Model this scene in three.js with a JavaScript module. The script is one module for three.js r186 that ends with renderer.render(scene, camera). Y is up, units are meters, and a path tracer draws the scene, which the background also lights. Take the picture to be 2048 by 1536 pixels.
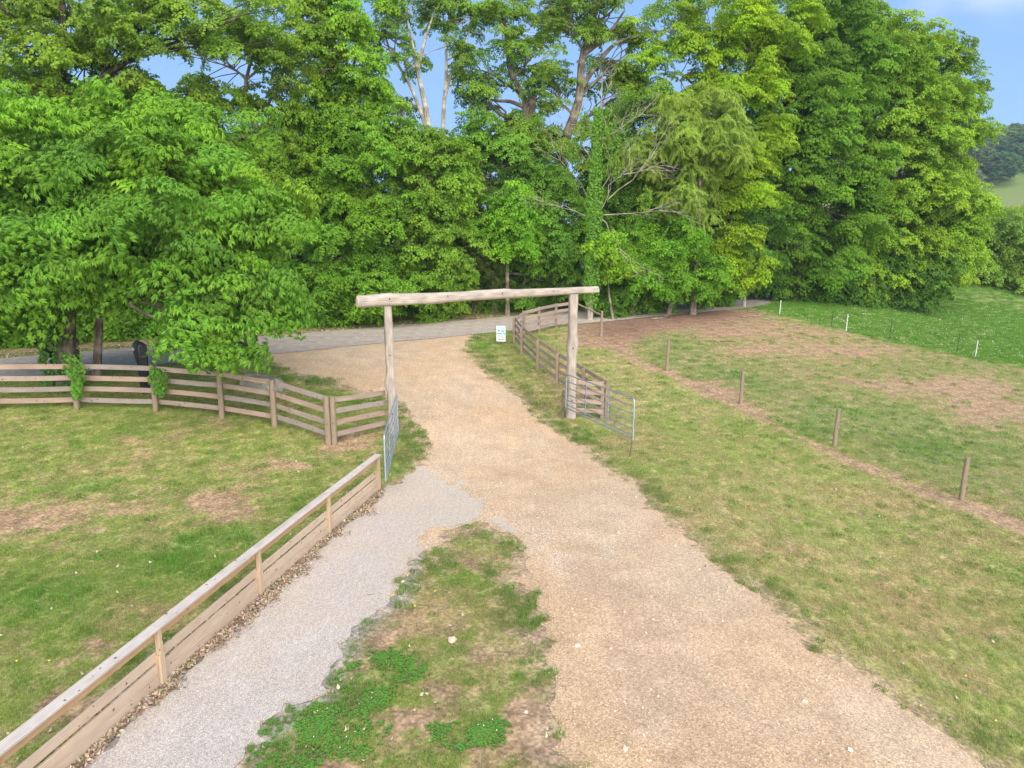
import * as THREE from 'three';
import { mergeGeometries } from 'three/addons/utils/BufferGeometryUtils.js';
import { TextGeometry } from 'three/addons/geometries/TextGeometry.js';
import { FontLoader } from 'three/addons/loaders/FontLoader.js';

// ------------------------------------------------------------------ camera, sky, sun, exposure
const scene = new THREE.Scene();
const F = 1420, PITCH = 12.3 * Math.PI / 180, CAM_Y = 7.3;
const camera = new THREE.PerspectiveCamera(2 * Math.atan(768 / F) * 180 / Math.PI, 4 / 3, 0.1, 4000);
camera.position.set(0, CAM_Y, 0);
camera.rotation.set(-PITCH, 0, 0);
const renderer = new THREE.WebGLRenderer({ antialias: true });
renderer.setSize(1024, 768);
renderer.toneMapping = THREE.LinearToneMapping;
renderer.toneMappingExposure = 1.74;
renderer.shadowMap.enabled = true;

// seeded random and noise
let seed = 12345;
const srand = s => { seed = s >>> 0; };
const rnd = () => { seed = (seed + 0x6D2B79F5) >>> 0; let t = seed; t = Math.imul(t ^ (t >>> 15), t | 1); t ^= t + Math.imul(t ^ (t >>> 7), t | 61); return ((t ^ (t >>> 14)) >>> 0) / 4294967296; };
const rr = (a, b) => a + (b - a) * rnd();
const gauss = () => (rnd() + rnd() + rnd() + rnd() - 2) * 0.85;
const hash = (i, j) => { let h = Math.imul(i, 374761393) + Math.imul(j, 668265263); h = Math.imul(h ^ (h >>> 13), 1274126177); return ((h ^ (h >>> 16)) >>> 0) / 4294967296; };
function vnoise(x, y) { const i = Math.floor(x), j = Math.floor(y); let a = x - i, b = y - j; a = a * a * (3 - 2 * a); b = b * b * (3 - 2 * b); const p = hash(i, j), q = hash(i + 1, j), r = hash(i, j + 1), s = hash(i + 1, j + 1); return p + (q - p) * a + (r - p) * b + (p - q - r + s) * a * b; }
function fbm(x, y, o = 4) { let s = 0, a = 0.5, n = 0; for (let k = 0; k < o; k++) { s += a * vnoise(x, y); n += a; a *= 0.5; x = x * 2.03 + 17.1; y = y * 2.03 + 9.7; } return s / n; }
const clamp = (x, a = 0, b = 1) => Math.min(b, Math.max(a, x));
const sst = (a, b, x) => { const t = clamp((x - a) / (b - a)); return t * t * (3 - 2 * t); };
const lerp = (a, b, t) => a + (b - a) * t;
const mix3 = (a, b, t) => [lerp(a[0], b[0], t), lerp(a[1], b[1], t), lerp(a[2], b[2], t)];

{ // sky: pale blue with thin wisps, the same all round
  const W = 1024, H = 512, d = new Float32Array(W * H * 4);
  for (let j = 0; j < H; j++) {
    const el = (j + 0.5) / H * Math.PI - Math.PI / 2, e = Math.max(0, Math.sin(el));
    for (let i = 0; i < W; i++) {
      const az = (i + 0.5) / W * Math.PI * 2;
      const t = Math.pow(e, 0.62);
      let c = mix3([0.29, 0.47, 0.74], [0.045, 0.138, 0.41], clamp(t * 1.02));
      const cx = Math.cos(az) / (e + 0.22), cy = Math.sin(az) / (e + 0.22);
      const n = fbm(cx * 1.7 + 3, cy * 1.7 + 8, 5);
      c = mix3(c, [0.60, 0.63, 0.68], 0.55 * sst(0.63, 0.85, n));
      if (el < 0) c = [0.30, 0.34, 0.26];
      const o = (j * W + i) * 4; d[o] = c[0]; d[o + 1] = c[1]; d[o + 2] = c[2]; d[o + 3] = 1;
    }
  }
  const t = new THREE.DataTexture(d, W, H, THREE.RGBAFormat, THREE.FloatType);
  t.mapping = THREE.EquirectangularReflectionMapping; t.magFilter = t.minFilter = THREE.LinearFilter; t.needsUpdate = true;
  scene.background = t; scene.environment = t;
}
const sun = new THREE.DirectionalLight(new THREE.Color().setRGB(1, 0.93, 0.82), 4.8);
sun.position.set(14, 46, 27);   // high, hazy, from behind the camera
sun.target.position.set(0, 0, -30);
sun.castShadow = true; sun.shadow.radius = 165; sun.shadow.mapSize.set(4096, 4096);
Object.assign(sun.shadow.camera, { left: -80, right: 80, top: 80, bottom: -80, near: 1, far: 260 });
scene.add(sun, sun.target);

// ------------------------------------------------------------------ terrain and picture geometry
const V3 = (x, y, z) => new THREE.Vector3(x, y, z);
const ROADP = [-0.65, -38.7], RN = [0.57, 0.8216], RD = [0.8216, -0.57];
const roadQ = (x, z) => (x - ROADP[0]) * RN[0] + (z - ROADP[1]) * RN[1] + .03 * Math.max(0, roadS(x, z) - 19) ** 2 * (z > -200 ? 1 : 0);   // metres from the road's near edge, towards the camera
const roadS = (x, z) => (x - ROADP[0]) * RD[0] + (z - ROADP[1]) * RD[1];
const roadQ0 = (x, z) => (x - ROADP[0]) * RN[0] + (z - ROADP[1]) * RN[1];
function height(x, z) {
  const q = roadQ0(x, z);
  let h = 1.8 * sst(16, 0, q);
  const s = Math.max(0, q - 13.5); h -= 0.17 * (s * s / (s + 2)) * sst(3.5, 11, x) * (1 - sst(12, 30, q) * 0.45);
  h -= 0.055 * Math.max(0, x - 14) * sst(-4, 6, q) * 0.9;
  if (q < -7) h += 0.35 * sst(-7, -14, q);
  const far = sst(-90, -170, z);
  h += far * (1.5 + 2.0 * (fbm(x * 0.006, z * 0.006, 3) - 0.4) * 4);
  const gx = (x - 330) / 190, gz = (z + 455) / 150; h += 54 * Math.exp(-gx * gx - gz * gz);
  const kx = (x + 500) / 300, kz = (z + 700) / 200; h += 20 * Math.exp(-kx * kx - kz * kz);
  return h + 0.05 * (fbm(x * 0.4, z * 0.4, 2) - 0.5) * sst(-66, -50, z) * sst(60, 30, Math.abs(x));
}
const cp = Math.cos(PITCH), sp = Math.sin(PITCH);
function ray(u, v) { const a = (u - 1024) / F, b = -(v - 768) / F; return V3(a, b * cp - sp, -cp - b * sp); }
function ground(u, v) {   // where the line of sight through a photo pixel meets the ground
  const r = ray(u, v); let t = 1, st = 0.5;
  for (let k = 0; k < 4000; k++) { const x = r.x * t, y = CAM_Y + r.y * t, z = r.z * t; if (y < height(x, z)) { if (st < 0.004) break; t -= st; st *= 0.4; } t += st; if (t > 600) break; }
  return V3(r.x * t, height(r.x * t, r.z * t), r.z * t);
}
function at(u, v, d) { const r = ray(u, v), k = d / -r.z; return V3(r.x * k, CAM_Y + r.y * k, -d); }
function baseAt(u, d) { let lo = 300, hi = 2500; for (let k = 0; k < 40; k++) { const m = (lo + hi) / 2, p = at(u, m, d); if (p.y > height(p.x, p.z)) lo = m; else hi = m; } return at(u, lo, d); }
const pxm = d => d / F;   // metres per photo pixel at distance d
function topOver(b, v) { let lo = 0, hi = 12; for (let k = 0; k < 40; k++) { const m = (lo + hi) / 2, p = project(V3(b.x, b.y + m, b.z)); if (p[1] > v) lo = m; else hi = m; } return lo; }
function project(p) { const y = p.y - CAM_Y, zc = -p.z * cp - y * sp, yc = y * cp - p.z * sp; return [1024 + F * p.x / zc, 768 - F * yc / zc]; }
const G2 = l => l.map(([u, v]) => { const p = ground(u, v); return [p.x, p.z]; });
function sdPoly(P, x, z) { // negative inside
  let d = Infinity, s = 1;
  for (let i = 0, j = P.length - 1; i < P.length; j = i++) {
    const ex = P[j][0] - P[i][0], ez = P[j][1] - P[i][1], wx = x - P[i][0], wz = z - P[i][1];
    const t = clamp((wx * ex + wz * ez) / (ex * ex + ez * ez)), bx = wx - ex * t, bz = wz - ez * t; d = Math.min(d, bx * bx + bz * bz);
    const c1 = z >= P[i][1], c2 = z < P[j][1], c3 = ex * wz > ez * wx; if ((c1 && c2 && c3) || (!c1 && !c2 && !c3)) s = -s;
  }
  return s * Math.sqrt(d);
}
function sdLine(P, x, z) { let d = Infinity; for (let i = 0; i + 1 < P.length; i++) { const ex = P[i + 1][0] - P[i][0], ez = P[i + 1][1] - P[i][1], wx = x - P[i][0], wz = z - P[i][1]; const t = clamp((wx * ex + wz * ez) / (ex * ex + ez * ez)); d = Math.min(d, Math.hypot(wx - ex * t, wz - ez * t)); } return d; }

const fenceSide = [[-20, 1690], [165, 1535], [318, 1378], [512, 1200], [650, 1074], [762, 986]];
const P_DRIVE = G2([[1010, 650], [945, 672], [925, 686], [932, 706], [985, 757], [1040, 802], [1085, 842], [1150, 892], [1210, 942], [1270, 987], [1340, 1050], [1420, 1112], [1500, 1182], [1590, 1262], [1680, 1332], [1760, 1382], [1850, 1442], [1930, 1500], [2060, 1590], [2200, 1690],
  ...fenceSide, [799, 964], [835, 940], [862, 919], [874, 898], [857, 865], [832, 834], [800, 808], [770, 795], [735, 783], [700, 773], [640, 758], [590, 743], [545, 729], [470, 717], [420, 711], [520, 690], [760, 655]]);
const LOWLINE = G2([[-300, 1960], [12, 1600], [325, 1370], [521, 1192], [659, 1068], [757, 982]]);
const P_ISLAND = G2([[890, 1068], [960, 1048], [1015, 1070], [1035, 1120], [1055, 1190], [1080, 1280], [1095, 1370], [1105, 1470], [1115, 1560], [1125, 1690], [400, 1690], [515, 1536], [560, 1462], [640, 1400], [690, 1310], [720, 1260], [790, 1190], [840, 1130]]);
const P_PATH = G2([...fenceSide, [800, 966], [845, 945], [905, 965], [960, 1005], [1040, 1045], [1120, 1065], [1195, 1095], [1205, 1130], [1110, 1115], [1040, 1085], [960, 1042], [880, 1062], [830, 1125], [780, 1190], [712, 1260], [680, 1310], [630, 1400], [550, 1462], [500, 1540], [390, 1690]]);
const P_PADDOCK = G2([[1155, 652], [1202, 672], [1333, 741], [1481, 808], [1668, 893], [1922, 1000], [2300, 1160], [2700, 1050], [2250, 770], [1951, 719], [1782, 684], [1693, 664], [1620, 645], [1558, 630], [1480, 612], [1380, 612], [1300, 620], [1230, 640], [1180, 645]]);
const L_STRIP = G2([[1180, 665], [1270, 722], [1345, 752], [1430, 790], [1530, 840], [1600, 875], [1700, 922], [1850, 985], [2060, 1060]]);
const P_FIELD = G2([[1480, 610], [1558, 630], [1693, 664], [1951, 719], [2250, 770], [2700, 800], [2700, 590], [1480, 590]]);
const sdDrive = (x, z) => Math.max(sdPoly(P_DRIVE, x, z), -(sdPoly(P_ISLAND, x, z) - 0.15)) + (fbm(x * 1.1, z * 1.1, 4) - 0.5) * 1.0 + (fbm(x * 5, z * 5, 3) - 0.5) * 0.6;
const sdPath = (x, z) => Math.max(sdPoly(P_PATH, x, z) - .6 * sst(-2.2, -3.4, x) + (fbm(x * 1.6 + 40, z * 1.6, 4) - 0.5) * 1.3 * sst(-3.6, -2.0, x) + .9 * sst(-1.4, 1.2, x) + (fbm(x * 6 + 4, z * 6, 3) - 0.5) * (.35 + .7 * sst(-3.0, -1.5, x)), sdDrive(x, z) - .02);

// blobs laid on the ground: centre and two half axes, each from photo pixels, kept as places in metres
const B = (u, v, du, dv, w = 1) => { const c = ground(u, v), a = ground(u + du, v), b = ground(u, v + dv); return { c, ax: a.x - c.x, az: a.z - c.z, bx: b.x - c.x, bz: b.z - c.z, w }; };
const inBlob = (b, x, z) => { const dx = x - b.c.x, dz = z - b.c.z, det = b.ax * b.bz - b.az * b.bx; const s = (dx * b.bz - dz * b.bx) / det, t = (b.ax * dz - b.az * dx) / det; return Math.exp(-1.1 * (s * s + t * t)) * b.w; };
const sumB = (L, x, z) => { let s = 0; for (const b of L) s += inBlob(b, x, z); return s; };
const SOIL = [B(230, 1020, 230, 34, .55), B(470, 1000, 130, 26, .55), B(60, 1050, 110, 30, .6), B(590, 930, 50, 12, .6), B(245, 880, 30, 6, .9), B(200, 1292, 55, 26, .9), B(110, 1330, 60, 22, .7), B(120, 1420, 60, 30, .7), B(660, 895, 40, 12, .7), B(440, 842, 30, 8, .6), B(310, 828, 30, 8, .6), B(700, 880, 60, 18, .5), B(20, 1220, 40, 30, .4),
  B(1890, 770, 160, 28, .75), B(2010, 820, 130, 30, .75), B(1720, 700, 150, 18, .6), B(1450, 660, 130, 20, .55), B(1540, 700, 90, 14, .7), B(1600, 660, 120, 20, .5), B(1210, 660, 60, 36, 1.1),
  B(740, 1330, 60, 20, .5), B(980, 1310, 40, 18, .6), B(820, 1450, 60, 40, .8), B(900, 1390, 60, 26, .6), B(1040, 1440, 40, 60, .8), B(640, 1530, 60, 20, .8), B(760, 1280, 40, 25, .5), B(1080, 1500, 50, 60, .7), B(960, 1500, 50, 40, .6), B(930, 1130, 30, 16, .4), B(1420, 770, 60, 14, .8), B(1450, 790, 40, 16, .6)];
const RED = [B(1340, 635, 150, 26, .9), B(1240, 660, 70, 28, .7), B(1430, 625, 110, 14, .5)];
const DRY = [B(1390, 1000, 100, 70, .7), B(1600, 1130, 210, 90, .8), B(1800, 1250, 160, 90, .6), B(1100, 790, 60, 50, .6), B(1000, 720, 40, 25, .5), B(1260, 880, 80, 40, .4), B(1780, 990, 180, 36, .6), B(1950, 1080, 120, 40, .5), B(1150, 740, 50, 60, .4), B(1900, 1350, 120, 60, .5), B(880, 1200, 110, 60, .6), B(800, 1280, 80, 60, .6), B(250, 1090, 200, 40, .4), B(280, 1240, 120, 70, .45), B(700, 960, 60, 40, .3), B(500, 870, 120, 20, .35), B(820, 905, 40, 14, .6), B(1250, 770, 60, 80, .35)];
const LUSH = [B(180, 970, 80, 20, .7), B(330, 1110, 120, 40, .9), B(450, 1075, 110, 26, .8), B(80, 1190, 110, 60, .9), B(420, 1150, 60, 30, .6), B(280, 860, 100, 20, .5), B(620, 745, 90, 18, 1.1), B(700, 800, 60, 10, .8), B(830, 870, 36, 30, .9), B(810, 930, 40, 22, 1), B(700, 860, 60, 12, .6), B(960, 690, 26, 14, .9), B(1190, 870, 60, 24, .5), B(1700, 840, 200, 60, .8), B(1450, 760, 90, 36, .8), B(1340, 700, 60, 26, .8), B(1900, 900, 120, 40, .7), B(1000, 1070, 40, 26, .8), B(1060, 1240, 30, 60, .5), B(690, 1390, 60, 34, 1), B(760, 1340, 60, 20, .8), B(620, 1480, 100, 50, 1.1), B(900, 1400, 50, 20, .7), B(950, 1460, 50, 26, .8), B(800, 1180, 26, 20, .8), B(60, 1430, 40, 40, .6), B(1480, 1130, 60, 20, .4), B(560, 1000, 90, 26, .5), B(590, 1030, 40, 14, .5)];
const CLOVER = [B(610, 1480, 100, 50, 1.2), B(690, 1395, 60, 32, 1), B(760, 1335, 60, 20, .9), B(940, 1460, 46, 24, .6), B(620, 745, 80, 14, .7)];

// what covers the ground at a place: colour of the soil under the blades, share of bare soil, blade colour
const cTan = [0.43, 0.30, 0.175], cBrown = [0.35, 0.232, 0.135], cRed = [0.235, 0.132, 0.085], cStraw = [0.42, 0.33, 0.175];
function cover(x, z) {
  const q = roadQ(x, z), n1 = fbm(x * 0.55, z * 0.55, 4), n2 = fbm(x * 2.6 + 31, z * 2.6, 3), n3 = fbm(x * 9 + 5, z * 9, 2);
  const sPad = sdPoly(P_PADDOCK, x, z), inPad = sst(0.5, -0.5, sPad + (n2 - .5)), field = z < -60 ? 1 : sst(0.6, -0.6, sdPoly(P_FIELD, x, z) + (n2 - .5) * 1.5);
  const wood = sst(-5.6, -6.6, q + (n2 - .5) * 2) * (1 - field) * sst(-95, -80, z);
  const isl = sdPoly(P_ISLAND, x, z) < 0.6;
  let soil = sumB(SOIL, x, z), red = sumB(RED, x, z), dry = sumB(DRY, x, z), lush = sumB(LUSH, x, z);
  soil += 0.9 * sst(0.9, 0.1, sdLine(L_STRIP, x, z) + (n2 - .5) * 0.8);
  soil = soil * (0.6 + 1.0 * n2) + (n1 - 0.5) * 1.1 + (isl ? 0.3 : .1);
  if (!inPad && x > 3 && !isl) soil -= 0.15;
  soil += red * 1.2; soil -= lush * 0.55; soil -= field * 2; if (field > .5) { red = 0; dry = 0; }
  const bare = clamp(sst(0.02, 0.85, soil + (n3 - .5) * 0.55 + (n2 - .5) * .55));
  dry = clamp(dry * 0.8 + (fbm(x * .8 + 50, z * .8, 4) - .49) * 1.1 + (x > 2 && !inPad ? 0.12 : 0.0) - lush * 0.3 + (n2 - .5) * .8);
  lush = clamp(lush * .8 + (fbm(x * .9 + 70, z * .9, 3) - .55) * 1.2);
  let g = mix3([0.235, 0.345, 0.056], [0.140, 0.310, 0.032], lush);
  if (x > 2 && !inPad && q > -1 && !isl) g = mix3([0.310, 0.405, 0.094], g, 0.22 + lush * .4);
  if (inPad > .5) g = mix3([0.270, 0.345, 0.090], [0.170, 0.315, 0.055], lush);
  g = mix3(g, [0.46, 0.37, 0.17], dry * 0.8);
  g = mix3(g, [0.130, 0.300, 0.030], field);
  let s = mix3(cTan, cBrown, n2); s = mix3(s, cRed, clamp(red * 1.1)); s = mix3(s, [0.30, 0.20, 0.12], wood * 0.4);
  s = mix3(s, cStraw, dry * 0.35 * (1 - wood));
  let len = 0.045 + 0.03 * lush + 0.05 * field;
  let dens = (1 - bare) * (1 - wood * 0.75);
  const sd = sdDrive(x, z);
  if (sd > -.1 && sd < 0.9 && Math.abs(x) < 30) { const e = sst(.35, .62, fbm(x * 1.3 + 11, z * 1.3, 3)); len += 0.025 * e; g = mix3(g, [0.12, 0.21, 0.035], 0.6 * e); dens = clamp(dens * (.35 + .9 * e)); }
  if (z > -21 && sdLine(LOWLINE, x, z) < .5 && sdPoly(P_DRIVE, x, z) < .5) { dens *= .1; s = mix3([.30, .20, .12], [.36, .24, .15], n2); }
  if (sd < .9 && Math.abs(x) < 30) { const k = sst(.85, -.05, sd + (n2 - .5) * .9 + (n3 - .5) * .4), gp = x < -1 && z > -18 && x < -2.0 - (z + 18) * .0 && sdPoly(P_PATH, x, z) < .9; s = mix3(s, gp ? [.43, .40, .37] : [.50, .365, .245], k * .9); return { soil: s, bare: clamp(bare + k * .75), grass: g, dens: dens * (1 - k * .55), len, wood, field, dry, lush, n3 }; }
  if (q < 0.2 && q > -5.8) dens = 0;
  return { soil: s, bare, grass: g, dens, len, wood, field, dry, lush, n3 };
}

const numbers = {};
const numbered = n => { const k = numbers[n] = (numbers[n] ?? -1) + 1; return k ? `${n}_${String(k).padStart(3, '0')}` : n; };
function tag(o, label, category, group) { o.userData.label = label; o.userData.category = category; if (group) o.userData.group = group; return o; }
function thing(name, label, category, pos = [0, 0, 0], turn = 0, group) { const o = new THREE.Group(); o.name = numbered(name); o.position.set(...pos); o.rotation.y = turn; scene.add(o); return tag(o, label, category, group); }
function part(name, geo, mat, parent) { const m = new THREE.Mesh(geo, mat); m.name = name; m.castShadow = m.receiveShadow = true; parent.add(m); return m; }
function structure(name, geo, mat) { const m = part(name, geo, mat, scene); m.userData.kind = 'structure'; return m; }
function instanced(name, geo, mat, list, parent = scene) { // list of [Matrix4, [r,g,b]]
  const m = new THREE.InstancedMesh(geo, mat, list.length), c = new THREE.Color(); m.name = name; m.castShadow = m.receiveShadow = true; m.userData.kind = 'stuff';
  list.forEach(([M, k], i) => { m.setMatrixAt(i, M); if (k) m.setColorAt(i, c.setRGB(k[0], k[1], k[2])); });
  parent.add(m); return m;
}
const dummy = new THREE.Object3D();
function mat4(x, y, z, rx, ry, rz, sx, sy = sx, sz = sx) { dummy.position.set(x, y, z); dummy.rotation.set(rx, ry, rz, 'YXZ'); dummy.scale.set(sx, sy, sz); dummy.updateMatrix(); return dummy.matrix.clone(); }

// ------------------------------------------------------------------ textures and materials
function tex(w, h, fn, srgb = true) {
  const d = new Uint8Array(w * h * 4); for (let j = 0; j < h; j++) for (let i = 0; i < w; i++) { const c = fn(i, j), o = (j * w + i) * 4; d[o] = clamp(c[0], 0, 255); d[o + 1] = clamp(c[1], 0, 255); d[o + 2] = clamp(c[2], 0, 255); d[o + 3] = 255; }
  const t = new THREE.DataTexture(d, w, h); t.wrapS = t.wrapT = THREE.RepeatWrapping; t.magFilter = THREE.LinearFilter; t.minFilter = THREE.LinearMipmapLinearFilter; t.generateMipmaps = true; if (srgb) t.colorSpace = THREE.SRGBColorSpace; t.needsUpdate = true; return t;
}
function tfbm(x, y, p, o = 4) { // periodic in p
  let s = 0, a = .5, n = 0; for (let k = 0; k < o; k++) { const P = p << k, X = x * (1 << k), Y = y * (1 << k); const i = Math.floor(X), j = Math.floor(Y); let u = X - i, v = Y - j; u = u * u * (3 - 2 * u); v = v * v * (3 - 2 * v); const H = (i, j) => hash(((i % P) + P) % P + k * 57, ((j % P) + P) % P + k * 91); const A = H(i, j), Bq = H(i + 1, j), C = H(i, j + 1), D = H(i + 1, j + 1); s += a * (A + (Bq - A) * u + (C - A) * v + (A - Bq - C + D) * u * v); n += a; a *= .5; } return s / n;
}
function woodTexture(cA, cB, cDark, sd, knots = 7) { // u along the board 2 m, v across 0.5 m
  srand(sd); const K = []; for (let k = 0; k < knots; k++) K.push([rnd(), rnd(), rr(.012, .03)]);
  return tex(1024, 256, (i, j) => {
    const u = i / 1024, v = j / 256; let bend = 0, kn = 0;
    for (const [a, b, r] of K) { let dx = Math.abs(u - a); dx = Math.min(dx, 1 - dx); let dy = v - b; dy -= Math.round(dy); const e = Math.hypot(dx * 2, dy * .5) / r; kn = Math.max(kn, 1 - sst(.5, 1, e)); bend += Math.sign(dy) * Math.exp(-e * e * .35) * .05; }
    const w = v + bend + .03 * (tfbm(u * 4, v * 2, 2, 3) - .5);
    const g1 = tfbm(u * 6, w * 64, 4, 2), g2 = tfbm(u * 3, w * 24, 2, 2), st = tfbm(u * 4, v * 4, 4, 4), crack = sst(.76, .84, tfbm(u * 3 + .3, w * 40 + .7, 2, 2));
    let c = mix3(cA, cB, clamp(.5 + (g1 - .5) * 1.5 + (st - .5) * 1.3)); c = mix3(c, cDark, clamp((g2 - .58) * 1.6) + crack * .55); c = mix3(c, [cDark[0] * .6, cDark[1] * .55, cDark[2] * .5], kn * .8);
    return c;
  });
}
const woodBump = (() => tex(512, 256, (i, j) => { const u = i / 512, v = j / 256, g = tfbm(u * 4, v * 64, 4, 2) * .6 + tfbm(u * 2, v * 24, 2, 2) * .4; const k = 255 * g; return [k, k, k]; }, false))();
const stdMat = (o) => new THREE.MeshStandardMaterial({ roughness: .9, metalness: 0, ...o });
const M = {};
M.board = [0, 1, 2].map(k => stdMat({ map: woodTexture([[130, 113, 101], [138, 115, 100], [124, 110, 102]][k], [[160, 141, 127], [166, 142, 126], [150, 137, 128]][k], [84, 69, 60], 50 + k), bumpMap: woodBump, bumpScale: .004 }));
M.post = [0, 1].map(k => stdMat({ map: woodTexture([124, 108, 88], [152, 134, 112], [82, 69, 54], 70 + k, 5), bumpMap: woodBump, bumpScale: .006 }));
M.cap = stdMat({ map: woodTexture([162, 150, 138], [194, 183, 171], [104, 92, 82], 80, 9), bumpMap: woodBump, bumpScale: .004 });
M.rail = stdMat({ map: woodTexture([170, 132, 94], [192, 156, 118], [128, 92, 60], 81, 6), bumpMap: woodBump, bumpScale: .003 });
M.kick = [0, 1].map(k => stdMat({ map: woodTexture([176, 152, 128], [198, 176, 152], [136, 112, 90], 82 + k, 8), bumpMap: woodBump, bumpScale: .003 }));
M.lowPost = stdMat({ map: woodTexture([172, 146, 116], [192, 168, 138], [130, 104, 78], 85, 3), bumpMap: woodBump, bumpScale: .003 });
M.log = stdMat({ map: woodTexture([132, 122, 113], [190, 176, 160], [66, 58, 53], 90, 3), bumpMap: woodBump, bumpScale: .012 });
M.logEnd = stdMat({ map: woodTexture([190, 170, 148], [206, 188, 164], [150, 126, 102], 91, 2) });
M.galv = new THREE.MeshStandardMaterial({ color: new THREE.Color().setRGB(.40, .46, .52), roughness: .45, metalness: .65 });
M.galv2 = new THREE.MeshStandardMaterial({ color: new THREE.Color().setRGB(.30, .38, .46), roughness: .5, metalness: .55 });
M.rust = stdMat({ color: new THREE.Color().setRGB(.16, .085, .05) });
M.darkSteel = stdMat({ color: new THREE.Color().setRGB(.045, .05, .04) });
M.black = new THREE.MeshPhysicalMaterial({ color: new THREE.Color().setRGB(.012, .013, .015), roughness: .42 });
M.black2 = stdMat({ color: new THREE.Color().setRGB(.02, .021, .024), roughness: .55 });
M.white = stdMat({ color: new THREE.Color().setRGB(.62, .62, .60), roughness: .6 });
M.wire = new THREE.MeshStandardMaterial({ color: new THREE.Color().setRGB(.36, .36, .36), roughness: .5, metalness: .6 });
const barkTex = (a, b, sd) => tex(256, 512, (i, j) => { const u = i / 256, v = j / 512, g = tfbm(u * 16, v * 4, 4, 4), p = tfbm(u * 4, v * 4, 4, 3); return mix3(a, b, clamp((g - .5) * 2 + .5 + (p - .5))); });
const barkBump = tex(256, 512, (i, j) => { const g = 255 * tfbm(i / 256 * 16, j / 512 * 4, 4, 4); return [g, g, g]; }, false);
M.bark = stdMat({ map: barkTex([82, 72, 60], [140, 128, 112], 1), bumpMap: barkBump, bumpScale: .03 });
M.barkDark = stdMat({ map: barkTex([58, 50, 42], [104, 92, 78], 2), bumpMap: barkBump, bumpScale: .03 });
M.barkPale = stdMat({ map: barkTex([118, 112, 98], [182, 176, 160], 3), bumpMap: barkBump, bumpScale: .015 });
M.deadWood = stdMat({ map: barkTex([112, 104, 94], [164, 155, 142], 4) });
const leafMat = (tr = .34, ro = .9) => new THREE.MeshPhysicalMaterial({ color: 0xffffff, roughness: ro, transmission: tr, thickness: 0, side: THREE.DoubleSide, specularIntensity: .35 });
M.leaf = leafMat(.5); M.leafTint = leafMat(.5); M.leafTint.vertexColors = true; M.grass = leafMat(.3, .92); M.litter = stdMat({ side: THREE.DoubleSide, roughness: .95 });

// ------------------------------------------------------------------ ground, drive, path, road
const groundDetail = tex(512, 512, (i, j) => { const u = i / 512, v = j / 512, n = tfbm(u * 32, v * 32, 32, 4), m = tfbm(u * 8, v * 8, 8, 3); const k = 172 + (n - .5) * 120 + (m - .5) * 60; return [k + 4, k, k - 5]; });
const groundBump = tex(512, 512, (i, j) => { const k = 255 * tfbm(i / 512 * 32, j / 512 * 32, 32, 4); return [k, k, k]; }, false);
{
  const line = (a, b, st, far, dir) => { const L = []; for (let x = a; x <= b; x += st) L.push(x); let s = st, x = b; while (x < far) { s *= 1.13; x += s; L.push(x); } s = st; x = a; const pre = []; const lo = dir; while (x > lo) { s *= 1.13; x -= s; pre.push(x); } return [...pre.reverse(), ...L]; };
  const X = line(-24, 27, .17, 1800, -1800), Z = line(-50, -6, .17, 60, -2200);
  const nx = X.length, nz = Z.length, pos = new Float32Array(nx * nz * 3), uv = new Float32Array(nx * nz * 2), col = new Float32Array(nx * nz * 3), idx = [];
  for (let j = 0; j < nz; j++) for (let i = 0; i < nx; i++) {
    const k = j * nx + i, x = X[i], z = Z[j]; pos[k * 3] = x; pos[k * 3 + 1] = height(x, z); pos[k * 3 + 2] = z; uv[k * 2] = x / 1.6; uv[k * 2 + 1] = z / 1.6;
    const c = cover(x, z); const under = [c.grass[0] * 1.0 + .02, c.grass[1] * .85 + .01, c.grass[2] + .01];
    let g = mix3(under, c.soil, clamp(c.bare * .95 + .18 + (c.n3 - .5) * .5));
    g = mix3(g, c.soil, c.wood * .8);
    col.set(g.map(v => v * 1.75), k * 3);
    if (i < nx - 1 && j < nz - 1) idx.push(k, k + nx, k + 1, k + 1, k + nx, k + nx + 1);
  }
  const g = new THREE.BufferGeometry(); g.setAttribute('position', new THREE.BufferAttribute(pos, 3)); g.setAttribute('uv', new THREE.BufferAttribute(uv, 2)); g.setAttribute('color', new THREE.BufferAttribute(col, 3)); g.setIndex(idx); g.computeVertexNormals();
  structure('ground', g, stdMat({ map: groundDetail, bumpMap: groundBump, bumpScale: .004, vertexColors: true, roughness: 1 })).userData.label = 'patchy lawn and bare soil of the farm entrance';
}
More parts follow.
